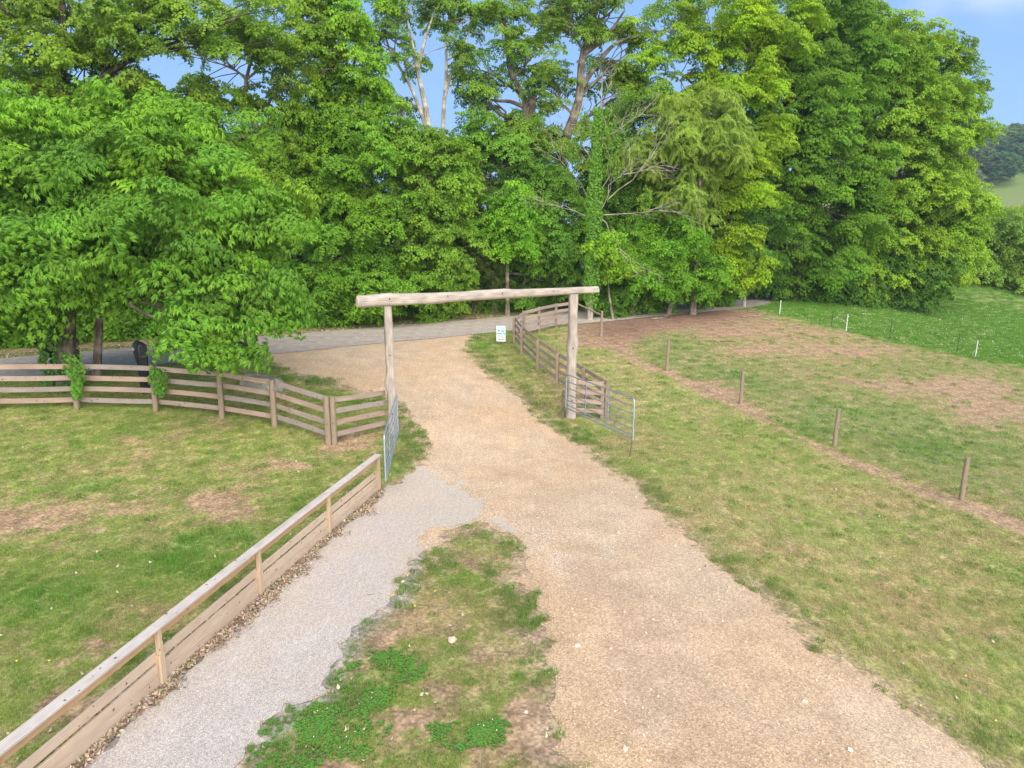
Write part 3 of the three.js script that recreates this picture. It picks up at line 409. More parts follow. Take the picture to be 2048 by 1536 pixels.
// ------------------------------------------------------------------ mailbox and yard sign
{
  const b = ground(292, 786), h = clamp(topOver(b, 665), 1.2, 1.75), t = thing('mailbox', 'black moulded plastic mailbox post with white house number behind the board fence', 'mailbox', [b.x, b.y, b.z], 0.75);
  const pos = [], idx = [], N = 20, lv = []; const S = h / 1.28 * 1.06;
  const prof = [[-.1, .10, -.10, .10], [.62, .10, -.10, .11], [.72, .105, -.12, .115], [.84, .115, -.2, .12], [.96, .12, -.28, .125], [1.06, .125, -.34, .13], [1.12, .125, -.36, .13], [1.18, .115, -.37, .125], [1.23, .09, -.36, .115], [1.27, .055, -.34, .095], [1.29, .02, -.3, .06]];
  prof.forEach(([y, w, zb, zf]) => { for (let k = 0; k < N; k++) { const a = k / N * Math.PI * 2, c = Math.cos(a), s = Math.sin(a), e = .32; pos.push(Math.sign(c) * Math.abs(c) ** e * w * S, y * S, (zb + zf) / 2 * S + Math.sign(s) * Math.abs(s) ** e * (zf - zb) / 2 * S); } });
  for (let j = 0; j + 1 < prof.length; j++) for (let k = 0; k < N; k++) { const a = j * N + k, c = j * N + (k + 1) % N; idx.push(a, a + N, c, c, a + N, c + N); }
  const top = pos.length / 3; pos.push(0, 1.293 * S, -.12 * S); for (let k = 0; k < N; k++) idx.push((prof.length - 1) * N + k, top, (prof.length - 1) * N + (k + 1) % N);
  const g = new THREE.BufferGeometry(); g.setAttribute('position', new THREE.Float32BufferAttribute(pos, 3)); g.setIndex(idx); g.computeVertexNormals(); part('body', g, M.black, t);
  const door = new THREE.Shape(); door.moveTo(-.085, 0); door.lineTo(.085, 0); door.lineTo(.085, .2); door.absarc(0, .2, .085, 0, Math.PI); const dg = new THREE.ExtrudeGeometry(door, { depth: .012, bevelSize: .004, bevelThickness: .004, bevelSegments: 2 }); dg.scale(S, S, S); const dm = part('door', dg, M.black2, t); dm.position.set(0, .93 * S, .128 * S); dm.rotation.x = .02;
  part('handle', new THREE.BoxGeometry(.11 * S, .06 * S, .02).translate(0, .03, 0), stdMat({ color: new THREE.Color().setRGB(.05, .052, .055), roughness: .5 }), dm).position.set(0, -.02, .022);
  part('newspaper_slot', new THREE.BoxGeometry(.12 * S, .22 * S, .012), M.black2, t).position.set(0, .76 * S, .124 * S);
  const font = await new FontLoader().loadAsync('fonts/droid/droid_sans_bold.typeface.json');
  const tg = new TextGeometry('330', { font, size: .075 * S, depth: .004, curveSegments: 3 }); const tm = part('house_number', tg, M.white, t); tm.rotation.y = -Math.PI / 2; tm.position.set(-.127 * S, 1.06 * S, -.29 * S);
}
{
  const b = ground(1002, 690), h = .78, w = .46; const t = thing('yard_sign', 'white printed yard sign on wire legs in grass by the drive', 'sign', [b.x, b.y + .18, b.z], -.25);
  const cv = document.createElement('canvas'); cv.width = 128; cv.height = 224; const c = cv.getContext('2d');
  c.fillStyle = '#dbe2dc'; c.fillRect(0, 0, 128, 224); c.fillStyle = '#bfd8dc'; c.fillRect(6, 6, 116, 122); c.fillStyle = '#3c5a5e';
  for (let k = 0; k < 9; k++) { const a = Math.PI * 2 * k / 9 + .2; c.beginPath(); c.moveTo(64 + 18 * Math.cos(a), 48 + 14 * Math.sin(a)); c.lineTo(64 + 58 * Math.cos(a - .1), 48 + 44 * Math.sin(a - .1)); c.lineTo(64 + 58 * Math.cos(a + .1), 48 + 44 * Math.sin(a + .1)); c.fill(); }
  c.fillStyle = '#36545a'; c.fillRect(12, 66, 42, 11); c.fillRect(66, 68, 48, 11); c.fillStyle = '#b8dccf'; c.fillRect(10, 84, 108, 22); c.fillStyle = '#2c6a58'; c.fillRect(8, 106, 70, 12); c.fillStyle = '#7fb4c4'; c.fillRect(78, 104, 26, 16); c.fillStyle = '#23564a'; c.fillRect(104, 104, 14, 18);
  c.fillStyle = '#3d3e48'; for (const [x, y, W] of [[20, 138, 36], [60, 140, 44], [20, 156, 40], [66, 158, 42], [22, 182, 40], [66, 184, 40], [24, 196, 30], [60, 198, 48]]) c.fillRect(x, y, W, 8);
  const tx = new THREE.CanvasTexture(cv); tx.colorSpace = THREE.SRGBColorSpace;
  part('panel', new THREE.BoxGeometry(w, h, .008).translate(0, h / 2, 0), M.white, t);
  part('print', new THREE.PlaneGeometry(w, h).translate(0, h / 2, .007), stdMat({ map: tx, roughness: .6 }), t);
  for (const x of [-.12, .12]) part('leg', tube([V3(x, -.35, 0), V3(x, .1, -.008), V3(x, .3, -.008)], [.005, .005, .005], 6), M.wire, t);
}
{ // grey rock behind the left fence
  const b = ground(520, 778), g = new THREE.IcosahedronGeometry(1, 3), p = g.attributes.position; for (let i = 0; i < p.count; i++) { const x = p.getX(i), y = p.getY(i), z = p.getZ(i), n = .82 + .4 * fbm(x * 1.6 + 9, y * 1.6 + z * 1.3, 3) - .1 * fbm(x * 7, z * 7 + y * 5, 2); p.setXYZ(i, Math.sign(x) * Math.abs(x) ** .8 * n, Math.sign(y) * Math.abs(y) ** .6 * n, z * n); }
  const q = g; q.computeVertexNormals(); const m = part(numbered('boulder'), q, stdMat({ map: barkTex([112, 106, 98], [166, 160, 148], 9), bumpMap: groundBump, bumpScale: .04 }), scene); m.position.set(b.x, b.y + .12, b.z - .3); m.scale.set(.95, .34, .5); m.rotation.set(0, -.35, -.08); tag(m, 'long grey weathered boulder on grass behind the board fence', 'boulder');
}
console.log('objects built');
// ------------------------------------------------------------------ leaves
function leafShape(L, W, bend, fold, n = 2) { // one folded leaf along +z from the origin, n cross lines
  const w = [0, .62, 1, .72, 0], pos = [], S = n === 2 ? [[0, 0], [.45, 1], [1, 0]] : [[0, 0], [.25, .75], [.55, 1], [1, 0]];
  const tri = (a, b, c) => pos.push(...a, ...b, ...c), P = (s, k, side) => [side * k * W / 2, -bend * L * s * s + fold * k * W * .5 * Math.abs(side), s * L];
  for (const sd of [-1, 1]) for (let i = 0; i + 1 < S.length; i++) { const [s0, k0] = S[i], [s1, k1] = S[i + 1], a = P(s0, 0, sd), b = P(s1, 0, sd), c = P(s0, k0, sd), d = P(s1, k1, sd); if (k0 > 0) tri(a, ...(sd > 0 ? [c, b] : [b, c])); if (k1 > 0) { if (k0 > 0) tri(c, ...(sd > 0 ? [d, b] : [b, d])); else tri(a, ...(sd > 0 ? [d, b] : [b, d])); } }
  const g = new THREE.BufferGeometry(); g.setAttribute('position', new THREE.Float32BufferAttribute(pos, 3)); g.computeVertexNormals(); return g;
}
const put = (g, x, y, z, rx, ry, rz, s = 1) => g.clone().applyMatrix4(mat4(x, y, z, rx, ry, rz, s));
function sprig(kind, sd) {
  srand(sd); const L = [];
  if (kind === 'broad') { const f = leafShape(.125, .1, .25, .25); for (let k = 0; k < 21; k++) { const t = k / 21, a = k * 2.4; L.push(put(f, Math.sin(a) * .1 * (1 - t) + gauss() * .05, .03 - t * .06 + gauss() * .05, t * .42 - .12, rr(.05, .6), a + rr(-.4, .4), rr(-.5, .5), rr(.8, 1.25))); } }
  if (kind === 'hickory') { const f = leafShape(.155, .055, .35, .2, 3); for (let c = 0; c < 6; c++) { const A = c * 1.07 + rr(-.3, .3), r = rr(.12, .24), x = Math.sin(A) * r, z = Math.cos(A) * r, y = rr(-.06, .05); for (let k = 0; k < 6; k++) { const b = A + (k / 5 - .5) * 3.6; L.push(put(f, x + Math.sin(A) * .03 * Math.abs(k - 2.5), y, z + Math.cos(A) * .03 * Math.abs(k - 2.5), rr(.15, .6), b, rr(-.3, .3), rr(.8, 1.15) * (1.1 - .1 * Math.abs(k - 2.5)))); } } }
  if (kind === 'narrow') { const f = leafShape(.14, .045, .3, .2); for (let k = 0; k < 27; k++) { const t = k / 27, sd = k % 2 ? 1 : -1; L.push(put(f, sd * .02 + gauss() * .05, -t * t * .12 + gauss() * .03, t * .5 - .15, rr(.2, .8), sd * rr(.5, 1.2), rr(-.4, .4), rr(.8, 1.2))); } }
  if (kind === 'ivy') { const f = leafShape(.12, .11, .2, .15); for (let k = 0; k < 9; k++) L.push(put(f, gauss() * .1, gauss() * .14, gauss() * .04, rr(.5, 1.2), rr(-1, 1), rr(-.5, .5), rr(.7, 1.2))); }
  if (kind === 'cedar') { const f = leafShape(.16, .025, .2, .1); for (let k = 0; k < 26; k++) L.push(put(f, gauss() * .06, gauss() * .05, rr(-.15, .2), rr(-.3, .5), rr(-1.2, 1.2), rr(-.6, .6), rr(.8, 1.3))); }
  return mergeGeometries(L);
}
const SPRIGS = {}, CLUMPS = {};
for (const k of ['broad', 'hickory', 'narrow', 'ivy', 'cedar']) {
  SPRIGS[k] = sprig(k, 900 + k.length);
  CLUMPS[k] = [0, 1, 2].map(v => { // a bough end: many sprigs in drooping layers, each leaf a slightly different green
    srand(930 + v); const G = []; for (let m = 0; m < 11; m++) { const a = m * 2.4 + rr(-.4, .4), r = .62 * Math.sqrt((m + .4) / 11), g = SPRIGS[k].clone().applyMatrix4(mat4(Math.sin(a) * r, gauss() * .13 + .16 - r * r * .55, Math.cos(a) * r, rr(0, .6), a + rr(-.5, .5), rr(-.3, .3), rr(.85, 1.2))); const n = g.attributes.position.count, c = new Float32Array(n * 3); let t = 1, y = 0; for (let i = 0; i < n; i++) { if (i % 12 === 0) { t = rr(.82, 1.2); y = rr(-.08, .14); } c[i * 3] = t * (1 + y); c[i * 3 + 1] = t; c[i * 3 + 2] = t * (1 - y); } g.setAttribute('color', new THREE.BufferAttribute(c, 3)); G.push(g); } return mergeGeometries(G); });
}

// ------------------------------------------------------------------ trees
const UPV = V3(0, 1, 0);
function wobble(a, b, n, amp, r0, r1, rise = 0) { const pts = [], rad = []; const L = a.distanceTo(b), ox = rr(0, 99); for (let i = 0; i <= n; i++) { const q = i / n, p = a.clone().lerp(b, q), m = Math.min(1, 4 * q * (1 - q) + (q > .5 ? 0 : 0)); p.x += (fbm(ox + q * 2.5, 1.7, 2) - .5) * amp * L * m * 2; p.z += (fbm(ox + q * 2.5, 8.7, 2) - .5) * amp * L * m * 2; p.y += rise * L * m * .5; pts.push(p); rad.push(lerp(r0, r1, q)); } return [pts, rad]; }
function addLeaves(lists, c, lr, o) { // a leafy lobe: layered boughs on its shell
  const nc = Math.max(3, Math.round(o.clumps * lr * lr));
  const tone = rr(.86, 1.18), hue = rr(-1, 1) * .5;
  for (let k = 0; k < nc; k++) {
    const th = rnd() * 6.283, cy = rr(-.6, 1), s = Math.sqrt(1 - Math.min(1, cy * cy)), R = lr * (.45 + .55 * Math.sqrt(rnd()));
    const t = tone * rr(.86, 1.16), q = (hue + rr(-.5, .5)) * .16, tilt = (1 - Math.max(0, cy)) * .75 + o.droop, yaw = Math.atan2(Math.cos(th), Math.sin(th)), z = rr(.75, 1.2) * o.size;
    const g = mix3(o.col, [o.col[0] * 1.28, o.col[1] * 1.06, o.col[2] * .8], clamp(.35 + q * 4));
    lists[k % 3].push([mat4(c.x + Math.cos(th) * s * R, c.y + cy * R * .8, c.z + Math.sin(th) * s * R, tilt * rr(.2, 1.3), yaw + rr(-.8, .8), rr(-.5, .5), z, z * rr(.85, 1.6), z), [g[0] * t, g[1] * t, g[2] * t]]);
  }
}
function tree(o) {
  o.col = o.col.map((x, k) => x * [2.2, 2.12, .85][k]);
  srand(o.seed ?? Math.round(o.u * 7 + o.d * 131));
  const b = o.bv ? ground(o.u, o.bv) : baseAt(o.u, o.d), d = -b.z, k = pxm(d) / cp;
  const t = thing(o.name ?? 'tree', o.label, o.category ?? 'tree', [b.x, b.y, b.z], 0, o.group), L = p => p.clone().sub(b);
  const vols = o.vols.map(([u, v, ru, rv, dz = 0, f = 1]) => { const c = at(u, v, d + dz); return { c, rx: ru * k * (1 + dz / d), ry: rv * k * (1 + dz / d), f }; });
  const r = o.r ?? .22, topV = o.top ? at(o.top[0], o.top[1], d + (o.top[2] ?? 0)) : vols.reduce((a, v) => v.c.y > a.y ? v.c : a, vols[0].c).clone();
  const path = o.path ? [b.clone(), ...o.path.map(([u, v, dz = 0]) => at(u, v, d + dz))] : [b.clone(), b.clone().lerp(topV, .5).add(V3(rr(-.5, .5), 0, rr(-.5, .5))), topV];
  const curve = new THREE.CatmullRomCurve3([b.clone().add(V3(0, -.3, 0)), ...path.slice(1)]), n = 16;
  const tp = curve.getPoints(n).map(L), tr = tp.map((_, i) => r * (1 - .82 * (i / n)) * (i < 2 ? 1.35 - .2 * i : 1));
  const bark = o.bark ?? M.bark; part('trunk', tube(tp, tr, 9), bark, t);
  const leaves = [[], [], []], opt = { clumps: 4.7 * (o.dense ?? 1), size: (o.size ?? 1) * 1.06, droop: o.droop ?? (o.leaf === 'narrow' ? -.3 : 0), col: o.col };
  vols.forEach((v, vi) => {
    let bi = 0, bd = 1e9; const lc = L(v.c); for (let i = o.fork ?? 3; i <= n; i++) { const p = tp[i], e = Math.abs(p.y - (lc.y - Math.hypot(p.x - lc.x, p.z - lc.z) * .7)) + .2 * p.distanceTo(lc); if (e < bd) { bd = e; bi = i; } }
    const a = tp[bi], r0 = Math.min(tr[bi] * .75, o.limbR ?? .13, .05 + .018 * a.distanceTo(lc) + .03), G = [];
    const [lp, lrad] = wobble(a, lc, 8, .16, r0, r0 * .35, .12); G.push(tube(lp, lrad, 6, false));
    const lr0 = (o.lobe ?? 1.25), surf = v.rx * v.ry * 9, nl = Math.max(3, Math.round(surf * .5 * v.f / (lr0 * lr0)));
    for (let i = 0; i < nl; i++) {
      const th = rnd() * 6.283, cy = rr(-.9, 1), s = Math.sqrt(1 - cy * cy), R = .5 + .48 * Math.cbrt(rnd()), lr = lr0 * rr(.6, 1.25) * (v.f < .7 ? .75 : 1);
      const rz = v.rx * .85, c = V3(lc.x + Math.cos(th) * s * v.rx * R, lc.y + cy * v.ry * R, lc.z + Math.sin(th) * s * rz * R);
      addLeaves(leaves, c, lr, opt);
      const st = lp[Math.min(8, 3 + Math.floor(rnd() * 6))]; if (i % (v.f < .7 ? 1 : 2) === 0) { const [p, q] = wobble(st, c, 5, .2, r0 * .42, .012, .06); G.push(tube(p, q, 5, false)); if (v.f < .7) for (let m = 0; m < 3; m++) { const e = c.clone().add(V3(gauss(), gauss() * .6, gauss()).multiplyScalar(lr)); const [p2, q2] = wobble(p[3], e, 3, .2, .014, .005); G.push(tube(p2, q2, 4, false)); } }
    }
    part('limb', mergeGeometries(G), bark, t);
  });
  if (o.extra) o.extra(t, L, d, bark, leaves, opt);
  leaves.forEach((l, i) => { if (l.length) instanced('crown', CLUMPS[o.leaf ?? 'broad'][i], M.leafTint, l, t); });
  return t;
}
const C = { mid: [.060, .150, .022], fresh: [.095, .200, .022], yel: [.128, .225, .018], grey: [.108, .180, .058], vivid: [.072, .180, .016], hick: [.068, .165, .030] };
const back = 'tall trees of the wood beyond the road';
// the two trees between the fence and the road on the left
tree({ name: 'hickory_tree', label: 'big hickory with drooping long-leafleted branches behind the curved board fence', u: 128, bv: 778, r: .36, limbR: .075, fork: 7, bark: M.barkDark, leaf: 'hickory', col: C.hick, size: .95, lobe: 1.0, dense: 1.05, droop: .25, seed: 11, top: [150, 300],
  vols: [[120, 470, 170, 170, 0, .9], [320, 430, 190, 150, -.5, .9], [450, 530, 105, 90, -1, .9], [50, 590, 90, 50, -.5, .8], [220, 520, 120, 60, -1.2, .9], [430, 630, 40, 30, -2.6, .8], [400, 672, 20, 12, -2.8, .7], [445, 695, 12, 8, -2.9, .6], [530, 622, 46, 22, -1.6, .8], [370, 560, 80, 30, -1.4, .8], [-60, 470, 120, 170, 0, .8], [540, 470, 40, 60, 0, .6], [20, 650, 60, 20, -.4, .6]],
  extra(t, L, d, bark, leaves, opt) { const iv = []; for (let k = 0; k < 420; k++) { const a = rr(0, 6.28), y = rr(-.1, 4.6), R = .34 + rr(0, .22); iv.push([mat4(Math.cos(a) * R, y, Math.sin(a) * R, rr(-.4, .6), -a + 1.57, rr(-.5, .5), rr(.8, 1.3)), C.mid.map(v => v * rr(1.2, 1.9))]); } instanced('ivy', SPRIGS.ivy, M.leaf, iv, t); } });
tree({ name: 'walnut_tree', label: 'slimmer straight-trunked tree next to the big hickory by the road', u: 190, bv: 762, r: .17, bark: M.bark, leaf: 'hickory', col: [.085, .185, .026], size: 1.0, lobe: 1.0, dense: .85, droop: .25, seed: 12, top: [215, 330],
  vols: [[250, 320, 190, 110, .5, .8], [120, 300, 150, 90, 1, .7], [420, 300, 120, 90, 1.5, .75], [20, 350, 110, 80, 1, .7], [470, 430, 110, 80, 0, .8]] });
// the wood along the far side of the road
const W = (o) => tree({ group: back, ...o });
W({ name: 'old_tree', label: 'huge old open-crowned tree with crooked dark limbs above the hickory', u: 118, d: 36, r: .5, bark: M.barkDark, leaf: 'broad', col: [.088, .165, .030], lobe: 1.1, dense: .75, seed: 21, path: [[118, 420], [105, 250], [125, 60], [120, -60]], limbR: .13, vols: [[40, 90, 150, 90, 0, .85], [220, 40, 120, 60, 0, .75], [20, 230, 110, 80, -1, .6], [150, 180, 110, 80, 1, .55], [330, 60, 120, 50, 0, .55], [470, 40, 110, 50, 1, .5], [250, 150, 90, 60, 0, .7], [-40, 400, 110, 140, 0, .9], [120, 400, 130, 100, 2, .8], [350, 190, 90, 50, 2, .45], [-30, -10, 140, 50, 0, .6], [60, 330, 120, 70, 2, .8], [230, 270, 110, 70, 3, .8]] });
W({ name: 'open_tree', label: 'wide tree with thin sunlit foliage and a long crooked limb against the sky', u: 505, d: 42, r: .3, limbR: .1, bark: M.bark, leaf: 'broad', col: [.092, .170, .030], lobe: 1.05, dense: .75, seed: 22, path: [[505, 420], [520, 280], [490, 190], [520, 60]], vols: [[560, 60, 110, 60, 0, .62], [450, 130, 110, 60, 0, .55], [600, 150, 80, 60, 0, .5], [520, 260, 110, 60, 0, .6], [390, 250, 110, 60, 0, .6], [470, 370, 130, 90, 1, .9], [650, 40, 60, 40, 0, .5]] });
W({ name: 'ash_tree', label: 'tall light green tree left of the pale forked trunks', u: 668, d: 44, r: .28, leaf: 'broad', col: C.fresh, seed: 23, lobe: 1.1, dense: .9, vols: [[670, 90, 70, 80, 0, .7], [700, 190, 60, 60, 0, .7], [640, 230, 80, 70, 0, .8], [610, 320, 100, 80, 0, .9], [640, 410, 90, 80, 0, .9], [720, 30, 50, 50, 0, .5]] });
W({ name: 'maple_tree', label: 'dense rounded maple with fresh green leaves over the roadside hedge', u: 745, d: 43, r: .24, leaf: 'broad', col: [.075, .175, .022], seed: 24, vols: [[730, 330, 90, 80, 0, 1], [740, 440, 90, 90, 0, 1], [690, 500, 80, 90, -1, 1], [660, 600, 70, 60, -1, 1], [740, 570, 90, 70, -1, 1]] });
W({ name: 'sycamore_tree', label: 'tall sycamore with pale forking stems and thin crown against blue sky', u: 862, d: 49, r: .34, bark: M.barkPale, leaf: 'broad', col: [.078, .155, .034], size: .9, lobe: .95, dense: .7, clump: .9, seed: 25, path: [[862, 420], [858, 260], [835, 140], [815, 40]], vols: [[820, 30, 80, 50, 0, .42], [770, 90, 60, 60, 0, .45], [850, 110, 50, 40, 0, .36], [780, 190, 50, 40, 0, .35], [740, 50, 50, 50, 0, .45]],
  extra(t, L, d, bark) { const G = []; for (const pts of [[[862, 300], [800, 220], [770, 160], [740, 110]], [[858, 270], [820, 170], [780, 100], [760, 30]], [[835, 140], [850, 80], [870, 20]]]) { const c = new THREE.CatmullRomCurve3(pts.map(([u, v]) => L(at(u, v, d)))).getPoints(10); G.push(tube(c, c.map((_, i) => .14 - .01 * i), 7)); } part('limb', mergeGeometries(G), bark, t); } });
W({ name: 'sycamore_tree', label: 'slender pale straight stem with thin top beside the forked sycamore', u: 886, d: 50, r: .24, bark: M.barkPale, leaf: 'broad', col: [.072, .150, .034], size: .9, lobe: .9, dense: .7, clump: .9, seed: 26, path: [[886, 420], [886, 250], [893, 120], [885, 20]], vols: [[910, 40, 55, 50, 0, .42], [925, 110, 45, 50, 0, .4], [870, 20, 50, 30, 0, .4], [950, 20, 40, 30, 0, .4]],
  extra(t, L, d, bark) { const c = new THREE.CatmullRomCurve3([[888, 200], [905, 140], [930, 90], [945, 40]].map(([u, v]) => L(at(u, v, d)))).getPoints(10); part('limb', tube(c, c.map((_, i) => .12 - .009 * i), 7), bark, t); } });
W({ name: 'hackberry_tree', label: 'leafy mid green tree in front of the pale sycamore stems', u: 835, d: 45, r: .22, leaf: 'broad', col: [.085, .175, .028], seed: 27, vols: [[840, 320, 80, 60, 0, .9], [850, 420, 80, 80, 0, 1], [870, 510, 80, 70, -1, 1], [820, 590, 90, 50, -1, 1], [900, 370, 50, 60, 0, .9], [780, 280, 50, 50, 0, .8]] });
W({ name: 'broken_tree', label: 'tall tree with a splintered broken trunk stub and crooked side limb', u: 1052, d: 50, r: .42, bark: M.barkDark, leaf: 'broad', col: [.080, .160, .032], size: .95, lobe: 1.0, dense: .72, seed: 28, path: [[1045, 420], [1040, 270], [1052, 210], [1020, 140], [1010, 40]], vols: [[1005, 50, 55, 60, 0, .5], [960, 140, 50, 45, 0, .42], [1060, 120, 55, 50, 0, .45], [990, 210, 45, 30, 0, .4], [1090, 190, 50, 45, 0, .5], [1020, 290, 50, 40, 0, .6], [1080, 280, 50, 50, 0, .7], [930, 190, 40, 30, 0, .35]],
  extra(t, L, d, bark) { const P = (u, v) => L(at(u, v, d)); part('broken_stub', tube([P(1052, 250), P(1062, 215), P(1066, 195), P(1068, 183)], [.36, .34, .26, .05], 7), M.barkDark, t); const c = new THREE.CatmullRomCurve3([P(1050, 215), P(1020, 203), P(985, 200), P(950, 175)]).getPoints(9); part('limb', tube(c, c.map((_, i) => .16 - .013 * i), 6), bark, t); } });
W({ name: 'leaning_tree', label: 'tall dark tree whose thick trunk leans and bends up to the right', u: 1105, d: 52, r: .5, bark: M.bark, leaf: 'broad', col: [.092, .165, .040], lobe: 1.05, dense: .8, seed: 29, path: [[1112, 380], [1128, 290], [1158, 200], [1165, 110], [1190, 40], [1180, -40]], vols: [[1130, 60, 80, 60, 0, .6], [1220, 30, 80, 50, 0, .55], [1250, 120, 60, 60, 1, .55], [1090, 10, 70, 50, 0, .5], [1130, 310, 60, 50, 0, .7], [1230, 200, 60, 60, 1, .6], [1110, 190, 40, 50, 1, .5]],
  extra(t, L, d, bark) { const P = (u, v) => L(at(u, v, d)); for (const pts of [[[1160, 180], [1200, 120], [1235, 85], [1290, 70]], [[1165, 110], [1215, 70], [1250, 20]]]) { const c = new THREE.CatmullRomCurve3(pts.map(p => P(...p))).getPoints(9); part('limb', tube(c, c.map((_, i) => .2 - .016 * i), 6), bark, t); } } });
W({ name: 'cedar_tree', label: 'dark brownish red cedar in the gap of the wood', u: 945, d: 47, r: .2, bark: M.barkDark, leaf: 'cedar', col: [.045, .075, .028], seed: 30, lobe: .9, vols: [[940, 400, 40, 60, 0, .8], [945, 480, 45, 60, 0, .8], [950, 560, 50, 50, 0, .8]] });
W({ name: 'maple_tree', label: 'small bright maple glowing in the dark gap of the wood', u: 1015, d: 46, r: .16, leaf: 'broad', col: C.vivid, seed: 31, vols: [[1000, 390, 50, 30, 0, .9], [1040, 440, 50, 40, 0, .9], [985, 450, 40, 30, 0, .9], [1030, 500, 40, 30, 0, .9]] });
W({ name: 'elm_tree', label: 'darker mid-height tree standing before the broken tree', u: 990, d: 48, r: .2, leaf: 'broad', col: [.066, .155, .030], seed: 32, path: [[985, 480], [965, 340], [955, 250]], vols: [[960, 280, 45, 40, 0, .8], [940, 330, 45, 45, 0, .8], [1010, 330, 50, 50, 0, .85], [1070, 380, 50, 60, 0, .9], [1120, 450, 50, 70, 0, .9], [1080, 560, 80, 50, 0, .9]] });
W({ name: 'walnut_tree', label: 'tall yellow-green tree with feathery crown left of the big dark right-hand tree', u: 1400, d: 51, r: .34, leaf: 'hickory', col: C.yel, size: .82, seed: 33, vols: [[1420, 50, 110, 60, 0, .75], [1500, 110, 80, 80, 0, .9], [1360, 150, 80, 70, 0, .7], [1470, 240, 90, 90, 0, 1], [1480, 360, 70, 80, -1, 1], [1460, 460, 50, 70, -1, 1], [1330, 60, 70, 50, 0, .55], [1550, 60, 70, 70, 1, .9], [1400, 330, 90, 80, 1, .9], [1490, 530, 30, 40, -1, .9], [1440, 545, 40, 36, -.5, .9], [1300, 480, 60, 50, 2, .9]] });
W({ name: 'willow_tree', label: 'greyish soft green willow-like tree before the yellow-green crown', u: 1385, d: 47, r: .2, leaf: 'narrow', col: C.grey, seed: 34, droop: -.25, vols: [[1400, 230, 60, 45, 0, .9], [1430, 300, 50, 50, 0, .9], [1350, 310, 60, 60, 0, .9], [1390, 390, 60, 60, 0, .9], [1300, 330, 50, 60, 1, .8]] });
W({ name: 'hackberry_tree', label: 'mid green tree standing behind the vine-covered snag', u: 1280, d: 50, r: .24, leaf: 'broad', col: [.075, .170, .026], seed: 35, vols: [[1280, 260, 70, 60, 0, .8], [1240, 360, 70, 70, 0, .9], [1310, 420, 70, 70, 0, .9], [1220, 470, 60, 60, 0, .9]] });
W({ name: 'round_maple', label: 'low round bright maple with layered leaves above the bare red soil', u: 1335, d: 47, r: .17, leaf: 'broad', col: C.vivid, seed: 36, lobe: 1.0, vols: [[1330, 490, 70, 40, 0, 1], [1370, 540, 55, 40, -.5, 1], [1300, 540, 60, 36, -.5, 1], [1250, 545, 50, 36, 0, .9], [1345, 570, 60, 20, -.5, .9], [1290, 575, 50, 16, .5, .8], [1400, 565, 40, 22, .5, .8]] });
W({ name: 'oak_tree', label: 'big broad tree with dark green lower boughs at the corner of the field', u: 1590, d: 57, r: .5, leaf: 'hickory', size: .85, col: [.070, .160, .024], seed: 37, lobe: 1.4, vols: [[1610, 60, 110, 80, 0, 1], [1680, 150, 100, 90, 0, 1], [1600, 220, 100, 90, -1, 1], [1660, 300, 110, 90, -1, 1], [1570, 380, 90, 80, -1, 1], [1660, 420, 100, 80, -1, 1], [1560, 480, 70, 60, 0, .9], [1640, 520, 90, 50, -1, .9], [1590, 130, 80, 90, -1, 1], [1600, 555, 70, 28, -1, .9], [1690, 565, 70, 24, -1, .9]] });
W({ name: 'oak_tree', label: 'huge rounded light green tree forming the right end of the wood', u: 1775, d: 60, r: .55, leaf: 'broad', size: 1.1, droop: -.2, col: [.105, .195, .028], seed: 38, lobe: 1.5, vols: [[1770, 120, 90, 80, 0, 1], [1850, 180, 70, 80, 0, 1], [1780, 230, 100, 90, -1, 1], [1880, 300, 70, 90, 0, 1], [1800, 350, 110, 90, -1, 1], [1900, 410, 55, 80, 0, 1], [1780, 460, 110, 80, -1, 1], [1870, 500, 70, 60, 0, 1], [1740, 550, 80, 36, -1, .9], [1820, 555, 60, 36, -1, .8], [1720, 60, 70, 50, 1, .9], [1790, 580, 90, 20, -1.5, .9]] });
W({ name: 'young_tree', label: 'small leafy tree with slim pale trunk at the field corner', u: 1488, d: 52, r: .12, bark: M.barkPale, leaf: 'broad', col: [.052, .13, .026], seed: 39, vols: [[1520, 470, 50, 50, 0, .8], [1500, 530, 40, 30, 0, .7]] });
[[1228, 44, 'thin grey trunk with sparse low leaves beside the wire brace'], [1268, 46, 'thin dark sapling trunk before the shaded road'], [1300, 47, 'slim sapling at the edge of the red soil'], [1465, 52, 'slim grey sapling left of the pale trunk at the field corner'], [1405, 50, 'ivy-hung sapling clump beside the shaded road']].forEach(([u, d, label], i) => W({ name: 'sapling', label, u, d, r: .09 + .03 * (i % 2), bark: i % 2 ? M.barkDark : M.bark, leaf: 'broad', col: i % 2 ? C.mid : C.fresh, seed: 60 + i, lobe: .8, vols: [[u + 6, 540, 34, 24, 0, .8], [u - 8, 500, 34, 30, .5, .8]] }));
W({ name: 'field_tree', label: 'small shaded tree with dark leaning trunk on the field edge', u: 1886, d: 78, r: .34, bark: M.barkDark, leaf: 'broad', size: 1.3, col: [.080, .15, .042], seed: 40, lobe: 1.5, dense: .8, path: [[1894, 585], [1890, 540]], vols: [[1890, 545, 55, 26, 0, .8], [1930, 530, 50, 30, 2, .8], [1850, 570, 40, 24, 0, .8]] });
